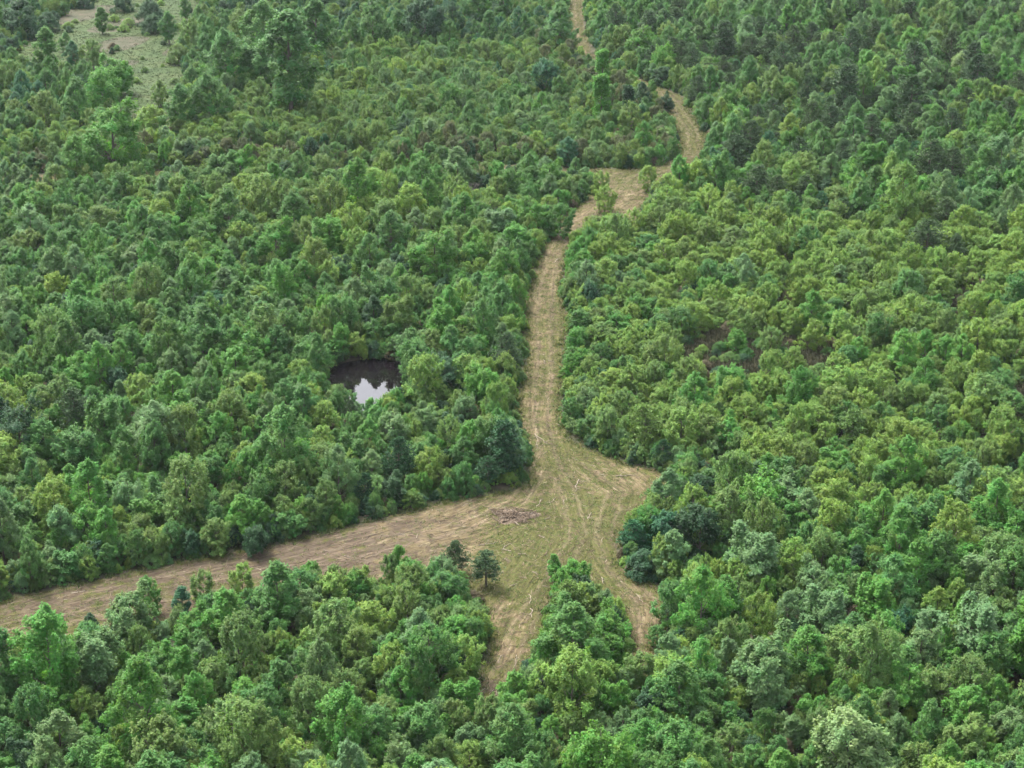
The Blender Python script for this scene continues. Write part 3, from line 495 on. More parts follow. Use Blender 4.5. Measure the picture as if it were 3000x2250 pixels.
MODELS = {}       # shape letter -> list of (trunk mesh, crown mesh, joined mesh, nominal width, nominal height)
def finish(letter, trunk, crown, mat, bark=M_BARK):
    V, F, val, hue = crown
    tv, tf = trunk
    w = 2 * np.quantile(np.hypot(V[:, 0], V[:, 1]), .97); h = np.quantile(V[:, 2], .997)
    mc = mesh_np('crown', V, F, mat); fattr(mc, 'val', val); fattr(mc, 'hue', hue)
    mt = mesh_np('trunk', tv, tf, bark, True)
    jm = mesh_np('tree', np.concatenate([V, tv]), np.concatenate([F, tf + len(V)]), [mat, bark])
    fattr(jm, 'val', np.r_[val, np.ones(len(tv))]); fattr(jm, 'hue', np.r_[hue, np.full(len(tv), .5)])
    mi = np.zeros(len(F) + len(tf), np.int32); mi[len(F):] = 1
    jm.polygons.foreach_set('material_index', mi)
    MODELS.setdefault(letter, []).append((mt, mc, jm, w, h))

def dome(f): return math.sqrt(max(.05, 1 - ((f - .36) / .68) ** 2))
for i in range(7):      # o: broad crown of two to four unequal heads
    parts_ = []
    heads = 2 + i % 3
    a0 = RNG.uniform(0, 6.28)
    for hd in range(heads + 1):
        if hd == 0: ox, oy, hw, z0_, z1_ = 0, 0, 2.3, .6, RNG.uniform(4.6, 5.8)
        else:
            a = a0 + 6.28 * hd / heads + RNG.normal(0, .35); rr = RNG.uniform(1.0, 1.8)
            ox, oy, hw, z0_, z1_ = rr * math.cos(a), rr * math.sin(a), RNG.uniform(1.1, 1.7), RNG.uniform(.5, 2.4), RNG.uniform(4.0, 6.6)
        c_ = envelope_clumps(int(48 if hd == 0 else 26), hw, z0_, z1_, dome, .32, .78, .35, .28)
        c_[:, 0] += ox; c_[:, 1] += oy; parts_.append(c_)
    cl = np.concatenate(parts_)
    finish('o', limbs(cl, 1.2, 5.0, .16), clump_crown(cl, 118, .112), M_LEAF)
for i in range(5):      # v: taller crown narrowing to a top
    cl = envelope_clumps(112, 2.6, .7, 7.2, lambda f: (.62 + 1.3 * f if f < .3 else 1.0 * (1 - ((f - .3) / .74) ** 2.6)) + .05, .34, .76, .3, .2)
    finish('v', limbs(cl, 1.2, 6.9, .15), clump_crown(cl, 128, .108), M_LEAF)
for i in range(5):      # w: willowy young tree, many fine upright clumps
    cl = envelope_clumps(150, 2.5, .3, 5.3, lambda f: math.sqrt(max(.04, 1 - ((f - .42) / .62) ** 2)), .26, .56, .3, .25)
    finish('w', limbs(cl, .5, 4.6, .09), clump_crown(cl, 92, .092, .5, .4, .78, -.5), M_LEAF)
for i in range(2):      # n: tall and narrow
    cl = envelope_clumps(90, 1.7, 1.0, 6.8, lambda f: .62 + .75 * f if f < .4 else .95 * (1 - ((f - .4) / .68) ** 2) + .05, .32, .62)
    finish('n', limbs(cl, 1.5, 6.6, .14), clump_crown(cl, 120, .11), M_LEAF)
for i in range(3):      # s: low dense shrub
    cl = envelope_clumps(95, 3.0, .0, 3.4, lambda f: math.sqrt(max(.03, 1 - (f * .96) ** 2)), .38, .8, .45, .16)
    finish('s', limbs(cl, .2, 2.2, .08), clump_crown(cl, 120, .11), M_LEAF)
for i in range(1):      # c: column smothered in climbers
    cl = envelope_clumps(100, 1.45, .1, 7.2, lambda f: 1.0 - .45 * f, .36, .66, .5, .12)
    finish('c', limbs(cl, 2, 7.0, .14), clump_crown(cl, 90, .14, .3, .5, .5, 1.2), M_LEAF)

def pine(seed_h, wid, dens):
    parts = []; cen = []; nrm = []; vals = []; lens = []
    top = seed_h
    parts.append(tube([[0, 0, -.4], [.03, 0, top * .35], [-.03, .05, top * .7], [0, 0, top]], [.17, .13, .08, .02], 7))
    z = top * .24
    while z < top * .985:
        f = z / top
        R = wid * (1 - f) ** .72 * (.8 if f < .32 else 1.0) + .18
        for k in range(RNG.integers(4, 7)):
            a = RNG.uniform(0, 6.28); r = R * RNG.uniform(.65, 1.12)
            e = np.array([r * math.cos(a), r * math.sin(a), z + r * RNG.uniform(.12, .42)])
            s = np.array([0, 0, z])
            parts.append(tube([s, s * .5 + e * .5 - [0, 0, .05 * r], e], [.035, .025, .01], 3))
            nt_ = max(5, int(r * 5.2 * dens))
            for j in range(nt_):
                q = RNG.uniform(.35, 1.05); c = s * (1 - q) + e * q + RNG.normal(0, .13 + .1 * r, 3) * [1, 1, .6]
                n = 17
                dr = unit(RNG.normal(size=(n, 3)) + unit((e - s)[None]) * .55 + [0, 0, .55])
                ln = RNG.uniform(.18, .34, n)
                cen.append(np.repeat(c[None], n, 0)); nrm.append(dr); lens.append(ln); vals.append(np.repeat(RNG.normal(1, .14), n))
        z += RNG.uniform(.28, .42)
    c = np.concatenate(cen); dd = np.concatenate(nrm); ln = np.concatenate(lens)[:, None]; v = np.concatenate(vals)
    sd = unit(np.cross(dd, RNG.normal(size=dd.shape)))
    wv = .042
    V = np.stack([c - sd * wv * .6, c + dd * ln * .6 - sd * wv, c + dd * ln, c + dd * ln * .6 + sd * wv], 1).reshape(-1, 3)
    F = np.arange(len(V)).reshape(-1, 4)
    return join(parts), (V, F, np.repeat(np.clip(v, .6, 1.5), 4), np.repeat(RNG.normal(.5, .008, len(c)), 4))
for hgt, wid, dn in ((7.0, 2.6, 1.25), (7.5, 3.0, 1.2), (6.3, 2.2, 1.4)):
    t_, c_ = pine(hgt, wid, dn); finish('p', t_, c_, M_NEEDLE)

def bare(h=4.2, n=9):
    parts = []; tips = []
    for k in range(n):
        a = RNG.uniform(0, 6.28); e = np.array([math.cos(a) * RNG.uniform(.4, 1.7), math.sin(a) * RNG.uniform(.4, 1.7), h * RNG.uniform(.6, 1)])
        m = e * .5 + RNG.normal(0, .12, 3); parts.append(tube([[0, 0, -.2], m, e], [.06, .04, .012], 5))
        for j in range(16):
            q = RNG.uniform(.25, 1); s = (m * (2 * q) if q < .5 else m * (2 - 2 * q) + e * (2 * q - 1))
            t2 = s + unit(RNG.normal(size=3) + [0, 0, .8]) * RNG.uniform(.4, 1.0)
            parts.append(tube([s, t2], [.022, .006], 3))
            for g in range(3): tips.append([s * .3 + t2 * .7, t2 + RNG.normal(0, .3, 3)])
    tw = join([tube([a_, b_], [.010, .004], 3) for a_, b_ in tips])
    return join(parts), tw
bt, bw = bare()
cr = bw
MODELS['x'] = []
mt_ = mesh_np('trunk', bt[0], bt[1], M_TWIG, True); mc_ = mesh_np('crown', cr[0], cr[1], M_TWIG)
MODELS['x'].append((mt_, mc_, None, 3.4, 4.6))
MODELS['q'] = MODELS['s']

# ------------------------------------------------------------------ where the trees stand
TINT = dict(m=(.062, .156, .038), b=(.070, .190, .032), d=(.029, .080, .033), y=(.130, .224, .044), o=(.100, .176, .045), g=(.098, .184, .068),
            p=(.058, .104, .046), t=(.033, .114, .052), l=(.145, .225, .088), k=(.11, .10, .09), r=(.088, .108, .048))
rnd = random.Random(11)
def vary(c, amt=.12):
    r, g, b = TINT[c]; k = rnd.uniform(1 - amt, 1 + amt); w = rnd.uniform(-amt, amt) * .6
    return (r * k * (1 + w), g * k, b * k * (1 - w))

trees = []      # dicts: x y w h shape colour tint model rot traced
for e in TRACED.replace('\n', '').split(';'):
    if not e.strip(): continue
    f = e.split()
    trees.append(dict(x=float(f[0]), y=float(f[1]), w=float(f[2]), h=float(f[3]), s=f[4], c=f[5], tint=vary(f[5], .08), hand_placed=True))

for x_, y_, w_, h_, s_, c_ in ((-24.5, 276.5, 5.2, 7.6, 'o', 'm'), (-20.5, 277.5, 4.6, 7.2, 'v', 'd'), (-16.6, 276.5, 5.0, 7.4, 'o', 'o'), (-27.5, 274, 4.4, 6.6, 'w', 'o')):     # taller trees added on the pond's far bank to darken its sky reflection
    trees.append(dict(x=x_, y=y_, w=w_, h=h_, s=s_, c=c_, tint=vary(c_, .08), hand_placed=True))

ZONES = [   # polygon, spacing, crown width range, mix of (shape, colour, weight)
    (Z_WILLOW, 2.5, (3.4, 5.4), [('w', 'y', 60), ('w', 'o', 24), ('w', 'm', 8), ('o', 'b', 4), ('v', 'b', 3), ('v', 'g', 2)]),
    (Z_TOPMID, 2.2, (2.4, 4.0), [('w', 'o', 40), ('w', 'm', 18), ('w', 'g', 20), ('w', 'y', 14), ('o', 'm', 8), ('v', 'm', 5), ('o', 'g', 6), ('o', 't', 2)]),
    (Z_TOPRIGHT, 3.1, (4.0, 6.4), [('v', 'm', 26), ('o', 'b', 14), ('p', 'p', 26), ('o', 'm', 18), ('w', 'o', 12), ('v', 'g', 7), ('v', 'y', 6)]),
    (Z_LEFT, 2.8, (3.7, 6.2), [('o', 'm', 16), ('o', 'b', 12), ('v', 'm', 18), ('w', 'o', 24), ('v', 'g', 10), ('o', 'g', 5), ('v', 'b', 12), ('w', 'y', 16), ('w', 'm', 14), ('o', 'd', 6)]),
    (Z_TOPLEFT, 2.4, (2.4, 4.2), [('v', 'm', 30), ('o', 'm', 18), ('w', 'o', 22), ('o', 'd', 14), ('s', 'd', 6), ('v', 't', 8)]),
]
REST = (2.9, (4.0, 7.0), [('o', 'm', 14), ('o', 'b', 14), ('w', 'o', 24), ('o', 'g', 8), ('v', 'g', 8), ('v', 'b', 14), ('w', 'y', 18), ('w', 'm', 14), ('v', 'm', 12), ('o', 'd', 2)])

# candidate points on a jittered grid over the land in view and a margin round it
step = 1.6
cx, cy = np.meshgrid(np.arange(-190, 190, step), np.arange(140, 640, step))
jr = np.random.default_rng(5)
cx = (cx + jr.uniform(-.75, .75, cx.shape)).ravel(); cy = (cy + jr.uniform(-.75, .75, cy.shape)).ravel()
ok = np.abs(cx) < .285 * cy + 16
cx, cy = cx[ok], cy[ok]
blocked = np.zeros(cx.shape, bool)
for poly, m in ((LANE, 1.2), (WEST, 1.2), (POND, .35), (MEADOW, 0)):
    i_ = in_poly(cx, cy, poly); dd = poly_dist(cx, cy, poly)
    blocked |= i_ | (dd < m)
for poly in (PATCH, PATCH2, PATCH3, PATCH4, PATCH5): blocked |= in_poly(cx, cy, poly)
blocked |= (poly_dist(cx, cy, POND) < 2.4) & (cy < 259)          # low open bank on the pond's near side
zone = np.full(cx.shape, -1)
for zi in range(len(ZONES) - 1, -1, -1): zone[in_poly(cx, cy, ZONES[zi][0])] = zi
edge = np.minimum(poly_dist(cx, cy, LANE), poly_dist(cx, cy, WEST))
order = jr.permutation(len(cx))
cell = {}
def add_cell(t): cell.setdefault((int(t['x'] // 6), int(t['y'] // 6)), []).append(t)
for t in trees: add_cell(t)
big = [t for t in trees if t['w'] > 5.5 or t['s'] in 'np']
bxy = np.array([[t['x'], t['y'], t['w'], t['h']] for t in big])
def beside_big(x, y, w):
    """young growth stays low at the foot of the large trees"""
    dx = np.abs(bxy[:, 0] - x); dy = bxy[:, 1] - y
    k = (dx < .55 * bxy[:, 2]) & (dy > 0) & (dy < 1.5 * bxy[:, 3])
    return min(w, float(.32 * bxy[k, 3].min())) if k.any() else w
def free(x, y, w, sp):
    a, b = int(x // 6), int(y // 6)
    for i in (-2, -1, 0, 1, 2):
        for j in (-2, -1, 0, 1, 2):
            for t in cell.get((a + i, b + j), ()):
                need = (.33 * (w + t['w'])) if t['hand_placed'] else max(sp, .25 * (w + t['w']))
                if (t['x'] - x) ** 2 + (t['y'] - y) ** 2 < need * need: return False
    return True
for i in order:
    if blocked[i]: continue
    x, y = float(cx[i]), float(cy[i])
    sp, wr, mix = ZONES[zone[i]][1:] if zone[i] >= 0 else REST
    w = wr[0] + (wr[1] - wr[0]) * rnd.random() ** 1.5
    w *= rnd.choice((.62, .8, 1, 1, 1, 1.2))
    # stands of one kind: a slow field shifts the mix
    fld = math.sin(x * .06 + 1.7 * math.sin(y * .021)) + math.sin(y * .045 + x * .03 + 2)
    ws = [m[2] * (1.6 if (m[1] in 'bgm') == (fld > 0) else .7) for m in mix]
    s, c, _ = rnd.choices(mix, ws)[0]
    if zone[i] == 1 and edge[i] < 11 and rnd.random() < .4: c = 'r'
    if edge[i] < 3.5: w = min(w, 1.6 + edge[i] * .8 + rnd.uniform(0, .6))
    w = beside_big(x, y, w)
    if not free(x, y, w, sp): continue
    k = {'o': 1.1, 'v': 1.4, 'w': 1.15, 'p': 1.3, 's': .65}[s] * rnd.uniform(.78, 1.3) * (.85 if zone[i] == 0 else 1)
    t = dict(x=x, y=y, w=w, h=w * k, s=s, c=c, tint=vary(c, .13), hand_placed=False)
    trees.append(t); add_cell(t)
# undergrowth: low bushes in the gaps and along the lane edges
under = []
jr2 = np.random.default_rng(9)
n_u = 24000
ux = jr2.uniform(-180, 180, n_u * 4); uy = 145 + 455 * jr2.uniform(0, 1, n_u * 4) ** 1.25
k = np.abs(ux) < .275 * uy + 8
ux, uy = ux[k][:n_u], uy[k][:n_u]
bl = np.zeros(ux.shape, bool)
for poly, m in ((LANE, .3), (WEST, .3), (POND, .5)): bl |= in_poly(ux, uy, poly) | (poly_dist(ux, uy, poly) < m)
md = np.zeros(len(ux), bool)
for poly in (MEADOW, PATCH, PATCH2, PATCH3, PATCH4, PATCH5): md |= in_poly(ux, uy, poly)
bl |= md & (jr2.random(len(ux)) < np.where(in_poly(ux, uy, MEADOW), .95, .6))
for x, y in zip(ux[~bl], uy[~bl]):
    w = rnd.uniform(1.0, 2.7); c = rnd.choice('moodmyk' if rnd.random() < .8 else 'od')
    under.append(dict(x=float(x), y=float(y), w=w, h=w * rnd.uniform(.5, .9), s='s', c='o' if c == 'k' else c, tint=vary(c, .2) if c != 'k' else (.10, .085, .05), hand_placed=False))

mx_ = jr2.uniform(-180, 180, 60000); my_ = 145 + 455 * jr2.uniform(0, 1, 60000) ** 1.2
k = np.abs(mx_) < .275 * my_ + 8
for poly, m in ((LANE, 1.0), (WEST, 1.0), (POND, .35), (MEADOW, 0), (PATCH, 0), (PATCH2, 0), (PATCH3, 0), (PATCH4, 0), (PATCH5, 0)): k &= ~(in_poly(mx_, my_, poly) | (poly_dist(mx_, my_, poly) < m))
k &= ~((poly_dist(mx_, my_, POND) < 2.4) & (my_ < 259))
mx_, my_ = mx_[k][:9000], my_[k][:9000]
for x, y in zip(mx_, my_):      # saplings between the trees
    w = rnd.uniform(1.5, 2.9); s = 'w'
    c = next((pal for z_, pal in ((Z_WILLOW, 'yyyo'), (Z_TOPMID, 'ogoym'), (Z_TOPRIGHT, 'momt'), (Z_LEFT, 'mmoby'), (Z_TOPLEFT, 'momt')) if in_poly(np.array([x]), np.array([y]), z_)[0]), 'mobyog')
    c = rnd.choice(c)
    under.append(dict(x=float(x), y=float(y), w=w, h=w * rnd.uniform(1.0, 1.6), s=s, c=c, tint=vary(c, .13), hand_placed=False))
# close growth hugging the lane and pond edges, branches down to the ground
hx = jr2.uniform(-110, 60, 60000); hy = jr2.uniform(150, 520, 60000)
d_l = np.minimum(np.minimum(poly_dist(hx, hy, LANE), poly_dist(hx, hy, WEST)), poly_dist(hx, hy, POND) + .9)
wob = .55 + .75 * np.clip(np.sin(hx * .9 + 1.3 * np.sin(hy * .31)) * np.sin(hy * .8 - hx * .4) + .3 * np.sin(hx * 2.7 + hy * 1.9), -.6, 1)
k = (d_l > wob) & (d_l < 3.8) & (jr2.random(len(hx)) < .8) & ~in_poly(hx, hy, LANE) & ~in_poly(hx, hy, WEST) & ~in_poly(hx, hy, POND) & (np.abs(hx) < .275 * hy + 6)
hedge = []; hc = {}
for x, y, q in zip(hx[k], hy[k], d_l[k]):
    a_, b_ = int(x // 1.5), int(y // 1.5); sp = .85 if y < 300 else 1.2
    if any((x - p) ** 2 + (y - r) ** 2 < sp * sp for i in (-1, 0, 1) for j in (-1, 0, 1) for p, r in hc.get((a_ + i, b_ + j), ())): continue
    hc.setdefault((a_, b_), []).append((x, y))
    w = min(.75 + q * .7, 2.6) * (rnd.uniform(.55, 1.2) if rnd.random() < .75 else rnd.uniform(1.2, 1.7))
    s = rnd.choice('sswwo'); c = rnd.choice('mmodoybg')
    under.append(dict(x=float(x), y=float(y), w=w, h=w * rnd.uniform(.75, 1.25), s=s, c=c, tint=vary(c, .2), hand_placed=False))
for n, t in enumerate(trees + under):
    t['id'] = n; t['m'] = rnd.randrange(len(MODELS[t['s']])); t['rot'] = rnd.uniform(0, 6.283); t['sx'] = rnd.uniform(.88, 1.14)
zz = ground_h([t['x'] for t in trees + under], [t['y'] for t in trees + under])
for t, z in zip(trees + under, zz): t['z'] = float(z)

KIND = dict(o='broadleaf_tree', v='broadleaf_tree', n='broadleaf_tree', w='young_tree', p='pine_tree', s='shrub', q='shrub', c='vine_column', x='bare_bush')
everything = [t for t in trees + under]
single = [t for t in everything if t['id'] in SINGLES]
mass = [t for t in everything if t['id'] not in SINGLES and t['s'] not in 'xc']

def plant(t):
    mt, mc, _j, w, h = MODELS[t['s']][t['m']]
    name = KIND[t['s']]
    root = bpy.data.objects.new(name, None); C.objects.link(root)
    root.empty_display_size = .5
    root.location = (t['x'], t['y'], t['z']); root.rotation_euler = (0, 0, t['rot'])
    root.scale = (t['w'] / w * t['sx'], t['w'] / w / t['sx'], t['h'] / h)
    link('trunk' if t['s'] not in 'sqx' else 'stem', mt, root)
    cr = link('crown' if t['s'] != 'x' else 'twigs', mc, root); cr['tint'] = list(t['tint'])
    if t['s'] == 'x': cr['kind'] = 'stuff'
    return root
for t in single: t['root'] = plant(t)

# the rest of the woods: one object, instances of the same models on points
def woodland(name, items, label):
    used = sorted({(t['s'], t['m']) for t in items})
    key = {k: i for i, k in enumerate(used)}
    me = bpy.data.meshes.new(name); n = len(items)
    me.vertices.add(n)
    me.vertices.foreach_set('co', np.array([[t['x'], t['y'], t['z']] for t in items], np.float32).ravel())
    a = me.attributes.new('idx', 'INT', 'POINT'); a.data.foreach_set('value', np.array([key[(t['s'], t['m'])] for t in items], np.int32))
    a = me.attributes.new('rot', 'FLOAT_VECTOR', 'POINT'); a.data.foreach_set('vector', np.array([[0, 0, t['rot']] for t in items], np.float32).ravel())
    sc = []
    for t in items:
        _a, _b, _c, w, h = MODELS[t['s']][t['m']]; sc.append([t['w'] / w * t['sx'], t['w'] / w / t['sx'], t['h'] / h])
    a = me.attributes.new('scl', 'FLOAT_VECTOR', 'POINT'); a.data.foreach_set('vector', np.array(sc, np.float32).ravel())
    a = me.attributes.new('tint', 'FLOAT_COLOR', 'POINT'); a.data.foreach_set('color', np.array([[*t['tint'], 1] for t in items], np.float32).ravel())
    o = link(name, me)
    g = bpy.data.node_groups.new(name, 'GeometryNodeTree')
    g.interface.new_socket('Geometry', in_out='INPUT', socket_type='NodeSocketGeometry'); g.interface.new_socket('Geometry', in_out='OUTPUT', socket_type='NodeSocketGeometry')
    gi = g.nodes.new('NodeGroupInput'); go = g.nodes.new('NodeGroupOutput'); jn = g.nodes.new('GeometryNodeJoinGeometry')
    m2p = g.nodes.new('GeometryNodeMeshToPoints'); g.links.new(gi.outputs[0], m2p.inputs[0])
    def named(n_, ty):
        x = g.nodes.new('GeometryNodeInputNamedAttribute'); x.data_type = ty; x.inputs['Name'].default_value = n_; return x.outputs[0]
    idx, rot, scl = named('idx', 'INT'), named('rot', 'FLOAT_VECTOR'), named('scl', 'FLOAT_VECTOR')
    e2r = g.nodes.new('FunctionNodeEulerToRotation'); g.links.new(rot, e2r.inputs[0])
    for k_, i in key.items():
        po = bpy.data.objects.new('model_' + k_[0] + str(k_[1]), MODELS[k_[0]][k_[1]][2])
        oi = g.nodes.new('GeometryNodeObjectInfo'); oi.inputs['Object'].default_value = po; oi.inputs['As Instance'].default_value = True
        cp = g.nodes.new('FunctionNodeCompare'); cp.data_type = 'INT'; cp.operation = 'EQUAL'
        g.links.new(idx, cp.inputs[2]); cp.inputs[3].default_value = i
        ip = g.nodes.new('GeometryNodeInstanceOnPoints')
        g.links.new(m2p.outputs[0], ip.inputs['Points']); g.links.new(cp.outputs[0], ip.inputs['Selection']); g.links.new(oi.outputs['Geometry'], ip.inputs['Instance'])
        g.links.new(e2r.outputs[0], ip.inputs['Rotation']); g.links.new(scl, ip.inputs['Scale']); g.links.new(ip.outputs[0], jn.inputs[0])
    g.links.new(jn.outputs[0], go.inputs[0])
    md = o.modifiers.new('scatter', 'NODES'); md.node_group = g
    return tag(o, label, 'woodland', kind='stuff')
woodland('woodland', mass, 'dense mixed young green woods filling the land between the lanes')
print('trees', len(trees), 'single', len(single), 'mass', len(mass), 'max id', len(trees))

# ------------------------------------------------------------------ on the lanes: litter, regrowth, fallen wood
def tinted_mat(name, pts, rough=.9):
    m, t, N, L = new_mat(name)
    out = N('ShaderNodeOutputMaterial'); p = N('ShaderNodeBsdfPrincipled'); p.inputs['Roughness'].default_value = rough; p.inputs['Specular IOR Level'].default_value = .15
    a = N('ShaderNodeAttribute'); a.attribute_name = 'val'; r = ramp(t, pts)
    L(a.outputs['Fac'], r.inputs[0]); L(r.outputs[0], p.inputs['Base Color']); L(p.outputs[0], out.inputs[0])
    return m
M_CHIP = tinted_mat('mulched wood and straw', [(.0, (.040, .029, .020)), (.35, (.085, .064, .041)), (.7, (.16, .128, .085)), (1, (.28, .25, .19))])
M_TUFT = tinted_mat('grass regrowth', [(.0, (.035, .065, .014)), (.5, (.072, .105, .024)), (1, (.14, .135, .05))])
M_SWARD = tinted_mat('meadow sward', [(.0, (.010, .022, .006)), (.6, (.017, .030, .008)), (1, (.026, .034, .012))])
M_STRAW = tinted_mat('dry brown grass', [(.0, (.030, .038, .015)), (.5, (.056, .058, .029)), (1, (.11, .10, .06))])

rg = np.random.default_rng(21)
def scatter(poly, n):
    P = np.array(poly); out = np.zeros((0, 2))
    while len(out) < n:
        q = np.c_[rg.uniform(P[:, 0].min(), P[:, 0].max(), n * 6), rg.uniform(P[:, 1].min(), P[:, 1].max(), n * 6)]
        out = np.concatenate([out, q[in_poly(q[:, 0], q[:, 1], poly)]])
    return out[:n]

def litter(name, label, poly, n, len_lo, len_hi, rad_, lift):
    q = scatter(poly, n); _u, _v, dx, dy = along(q[:, 0], q[:, 1])
    a = np.arctan2(dy, dx) + rg.normal(0, .55, n) + np.where(rg.random(n) < .22, rg.uniform(0, 3.14, n), 0)
    ln = len_lo * (len_hi / len_lo) ** (rg.random(n) ** 1.8) * .5
    D = np.c_[np.cos(a), np.sin(a), rg.normal(0, .05, n)]; S = np.c_[-np.sin(a), np.cos(a), np.zeros(n)]; U = np.array([0, 0, 1.0])
    c = np.c_[q, ground_h(q[:, 0], q[:, 1]) + lift + rg.uniform(.0, .04, n)]
    r = (rad_ * rg.uniform(.5, 1.6, n))[:, None]; ln = ln[:, None]
    bow = S * (rg.normal(0, .12, n)[:, None] * ln)
    vs = []
    for e, k in ((-1, 1.0), (0, .85), (1, .4)):
        m = c + D * ln * e + (bow if e == 0 else 0)
        vs += [m + S * r * k, m + U * r * k * 1.2, m - S * r * k]
    V = np.stack(vs, 1).reshape(-1, 3); b = (np.arange(n) * 9)[:, None]
    F = np.concatenate([b + np.array([[0, 3, 4, 1]]), b + np.array([[1, 4, 5, 2]]), b + np.array([[3, 6, 7, 4]]), b + np.array([[4, 7, 8, 5]])])
    me = mesh_np(name, V, F, M_CHIP); fattr(me, 'val', np.repeat(np.clip(rg.beta(1.5, 2.8, n), 0, 1), 9))
    return tag(link(name, me), label, name.replace('_', ' '), kind='stuff')
litter('wood_litter', 'shredded sticks and straw strewn along the mulched lane', LANE, 13000, .25, 1.7, .026, .055)
litter('wood_litter', 'shredded sticks and straw strewn on the side lane', WEST, 2500, .3, 2.2, .04, .06)

def tufts(name, label, q, mat, hgt, wid, blades):
    n = len(q); c = np.repeat(np.c_[q, ground_h(q[:, 0], q[:, 1]) + .03], blades, 0)
    a = rg.uniform(0, 6.28, n * blades); s = np.c_[np.cos(a), np.sin(a), np.zeros(len(a))]
    b = c + np.c_[rg.normal(0, wid, (len(a), 2)), np.zeros(len(a))]
    h = (np.repeat(hgt * rg.uniform(.5, 1.4, n), blades) * rg.uniform(.6, 1.1, len(a)))[:, None]
    tip = b + np.c_[rg.normal(0, wid * 1.2, (len(a), 2)), np.zeros(len(a))] + np.array([0, 0, 1.0]) * h
    V = np.stack([b - s * wid * .22, b + s * wid * .22, tip], 1).reshape(-1, 3)
    me = mesh_np(name, V, np.arange(len(V)).reshape(-1, 3), mat); fattr(me, 'val', np.repeat(np.repeat(rg.random(n), blades), 3))
    return tag(link(name, me), label, 'grass', kind='stuff')
q = scatter(LANE, 26000); g_, b_ = green_brown(q[:, 0], q[:, 1])
pn = .5 + .5 * np.sin(q[:, 0] * .9 + 2 * np.sin(q[:, 1] * .23)) * np.sin(q[:, 1] * .55 + q[:, 0] * .3)
tufts('grass', 'low yellow-green grass coming back across the junction', q[rg.random(len(q)) < np.clip(g_ * 1.1 + .12, 0, 1) * (.35 + .65 * pn)], M_TUFT, .16, .17, 7)
q = np.c_[rg.uniform(-75, 45, 90000), rg.uniform(160, 420, 90000)]
dq = poly_dist(q[:, 0], q[:, 1], LANE); q = q[(dq < 1.1 * rg.random(len(q)) ** .5)]
tufts('fringe_grass', 'taller weeds and grass fringing the lane edges', q, M_TUFT, .42, .2, 8)
tufts('dry_grass', 'tufts of brown grass in the brushy bare patches', np.concatenate([scatter(PATCH, 4200), scatter(PATCH2, 800), scatter(PATCH3, 900), scatter(PATCH4, 700), scatter(PATCH5, 2500)]), M_STRAW, .7, .28, 9)
tufts('meadow_grass', 'rough grass standing in the far meadow', scatter(MEADOW, 9000), M_SWARD, .22, .22, 7)

def branch_mesh(name, L_, r, stubs, mat):
    n = 5; z = r * .8
    pts = [[L_ * (i / n - .5), rnd.uniform(-.06, .06) * L_, z + rnd.uniform(-.01, .03)] for i in range(n + 1)]
    parts = [tube(pts, [r * (1 - .6 * i / n) for i in range(n + 1)], 7)]
    for _ in range(stubs):
        i = rnd.randrange(1, n); s = np.array(pts[i]); a = rnd.choice((-1, 1)) * rnd.uniform(.4, 1.1)
        e = s + np.array([math.cos(a), math.sin(a), rnd.uniform(.05, .5)]) * rnd.uniform(.15, .4) * L_
        parts.append(tube([s, s * .5 + e * .5 + [0, 0, .04], e], [r * .5, r * .35, r * .12], 5))
    V, F = join(parts)
    return mesh_np(name, V, F, mat, True)
log_roots = []
for x0, y0, x1, y1 in LOGS:
    L_ = max(.9, min(5.5, math.hypot(x1 - x0, y1 - y0)))
    x, y = (x0 + x1) / 2, (y0 + y1) / 2
    o = link('fallen_branch', branch_mesh('fallen_branch', L_, rnd.uniform(.035, .065), rnd.randrange(1, 4), M_DEADWOOD))
    o.location = (x, y, float(ground_h([x], [y])[0]) + .05); o.rotation_euler = (0, 0, math.atan2(y1 - y0, x1 - x0))
    log_roots.append((o, L_, x, y))

# heap of grubbed brush at the junction
px, py = .1, 217.4
pr = bpy.data.objects.new('brush_pile', None); C.objects.link(pr); pr.location = (px, py, float(ground_h([px], [py])[0]) + .04)
tag(pr, 'flattened heap of grubbed brown roots and branches at the lane junction', 'brush pile')
nr, na = 12, 40
V = [[0, 0, .5]]; 
for i in range(1, nr + 1):
    for j in range(na):
        a = 6.283 * j / na; f = i / nr
        R = f * (1 + .25 * math.sin(3 * a + 1) + .15 * math.sin(5 * a))
        V.append([2.6 * R * math.cos(a), 2.2 * R * math.sin(a), max(-.05, (.3 * (1 - f * f) + .10 * math.sin(7 * a + 9 * f) * (1 - f) + rnd.uniform(-.16, .16) * (1 - f)) if i < nr else -.06)])
F3 = [[0, 1 + j, 1 + (j + 1) % na, 1 + (j + 1) % na] for j in range(na)]
me = bpy.data.meshes.new('soil_heap')
me.from_pydata(V, [], [[0, 1 + j, 1 + (j + 1) % na] for j in range(na)] + [[1 + i * na + j, 1 + (i + 1) * na + j, 1 + (i + 1) * na + (j + 1) % na, 1 + i * na + (j + 1) % na] for i in range(nr - 1) for j in range(na)])
me.materials.append(M_DARKWOOD); link('soil_heap', me, pr)
for i in range(80):
    a = rnd.uniform(0, 6.28); f = math.sqrt(rnd.random()) * .95
    L_ = rnd.uniform(.5, 2.0)
    o = link('branch', branch_mesh('branch', L_, rnd.uniform(.03, .075), 2, M_DEADWOOD if rnd.random() < .1 else M_DARKWOOD), pr)
    o.location = (3.2 * f * math.cos(a), 2.4 * f * math.sin(a), .28 * (1 - f * f) + rnd.uniform(.02, .12)); o.rotation_euler = (rnd.uniform(-.2, .2), rnd.uniform(-.25, .25), rnd.uniform(0, 6.28))

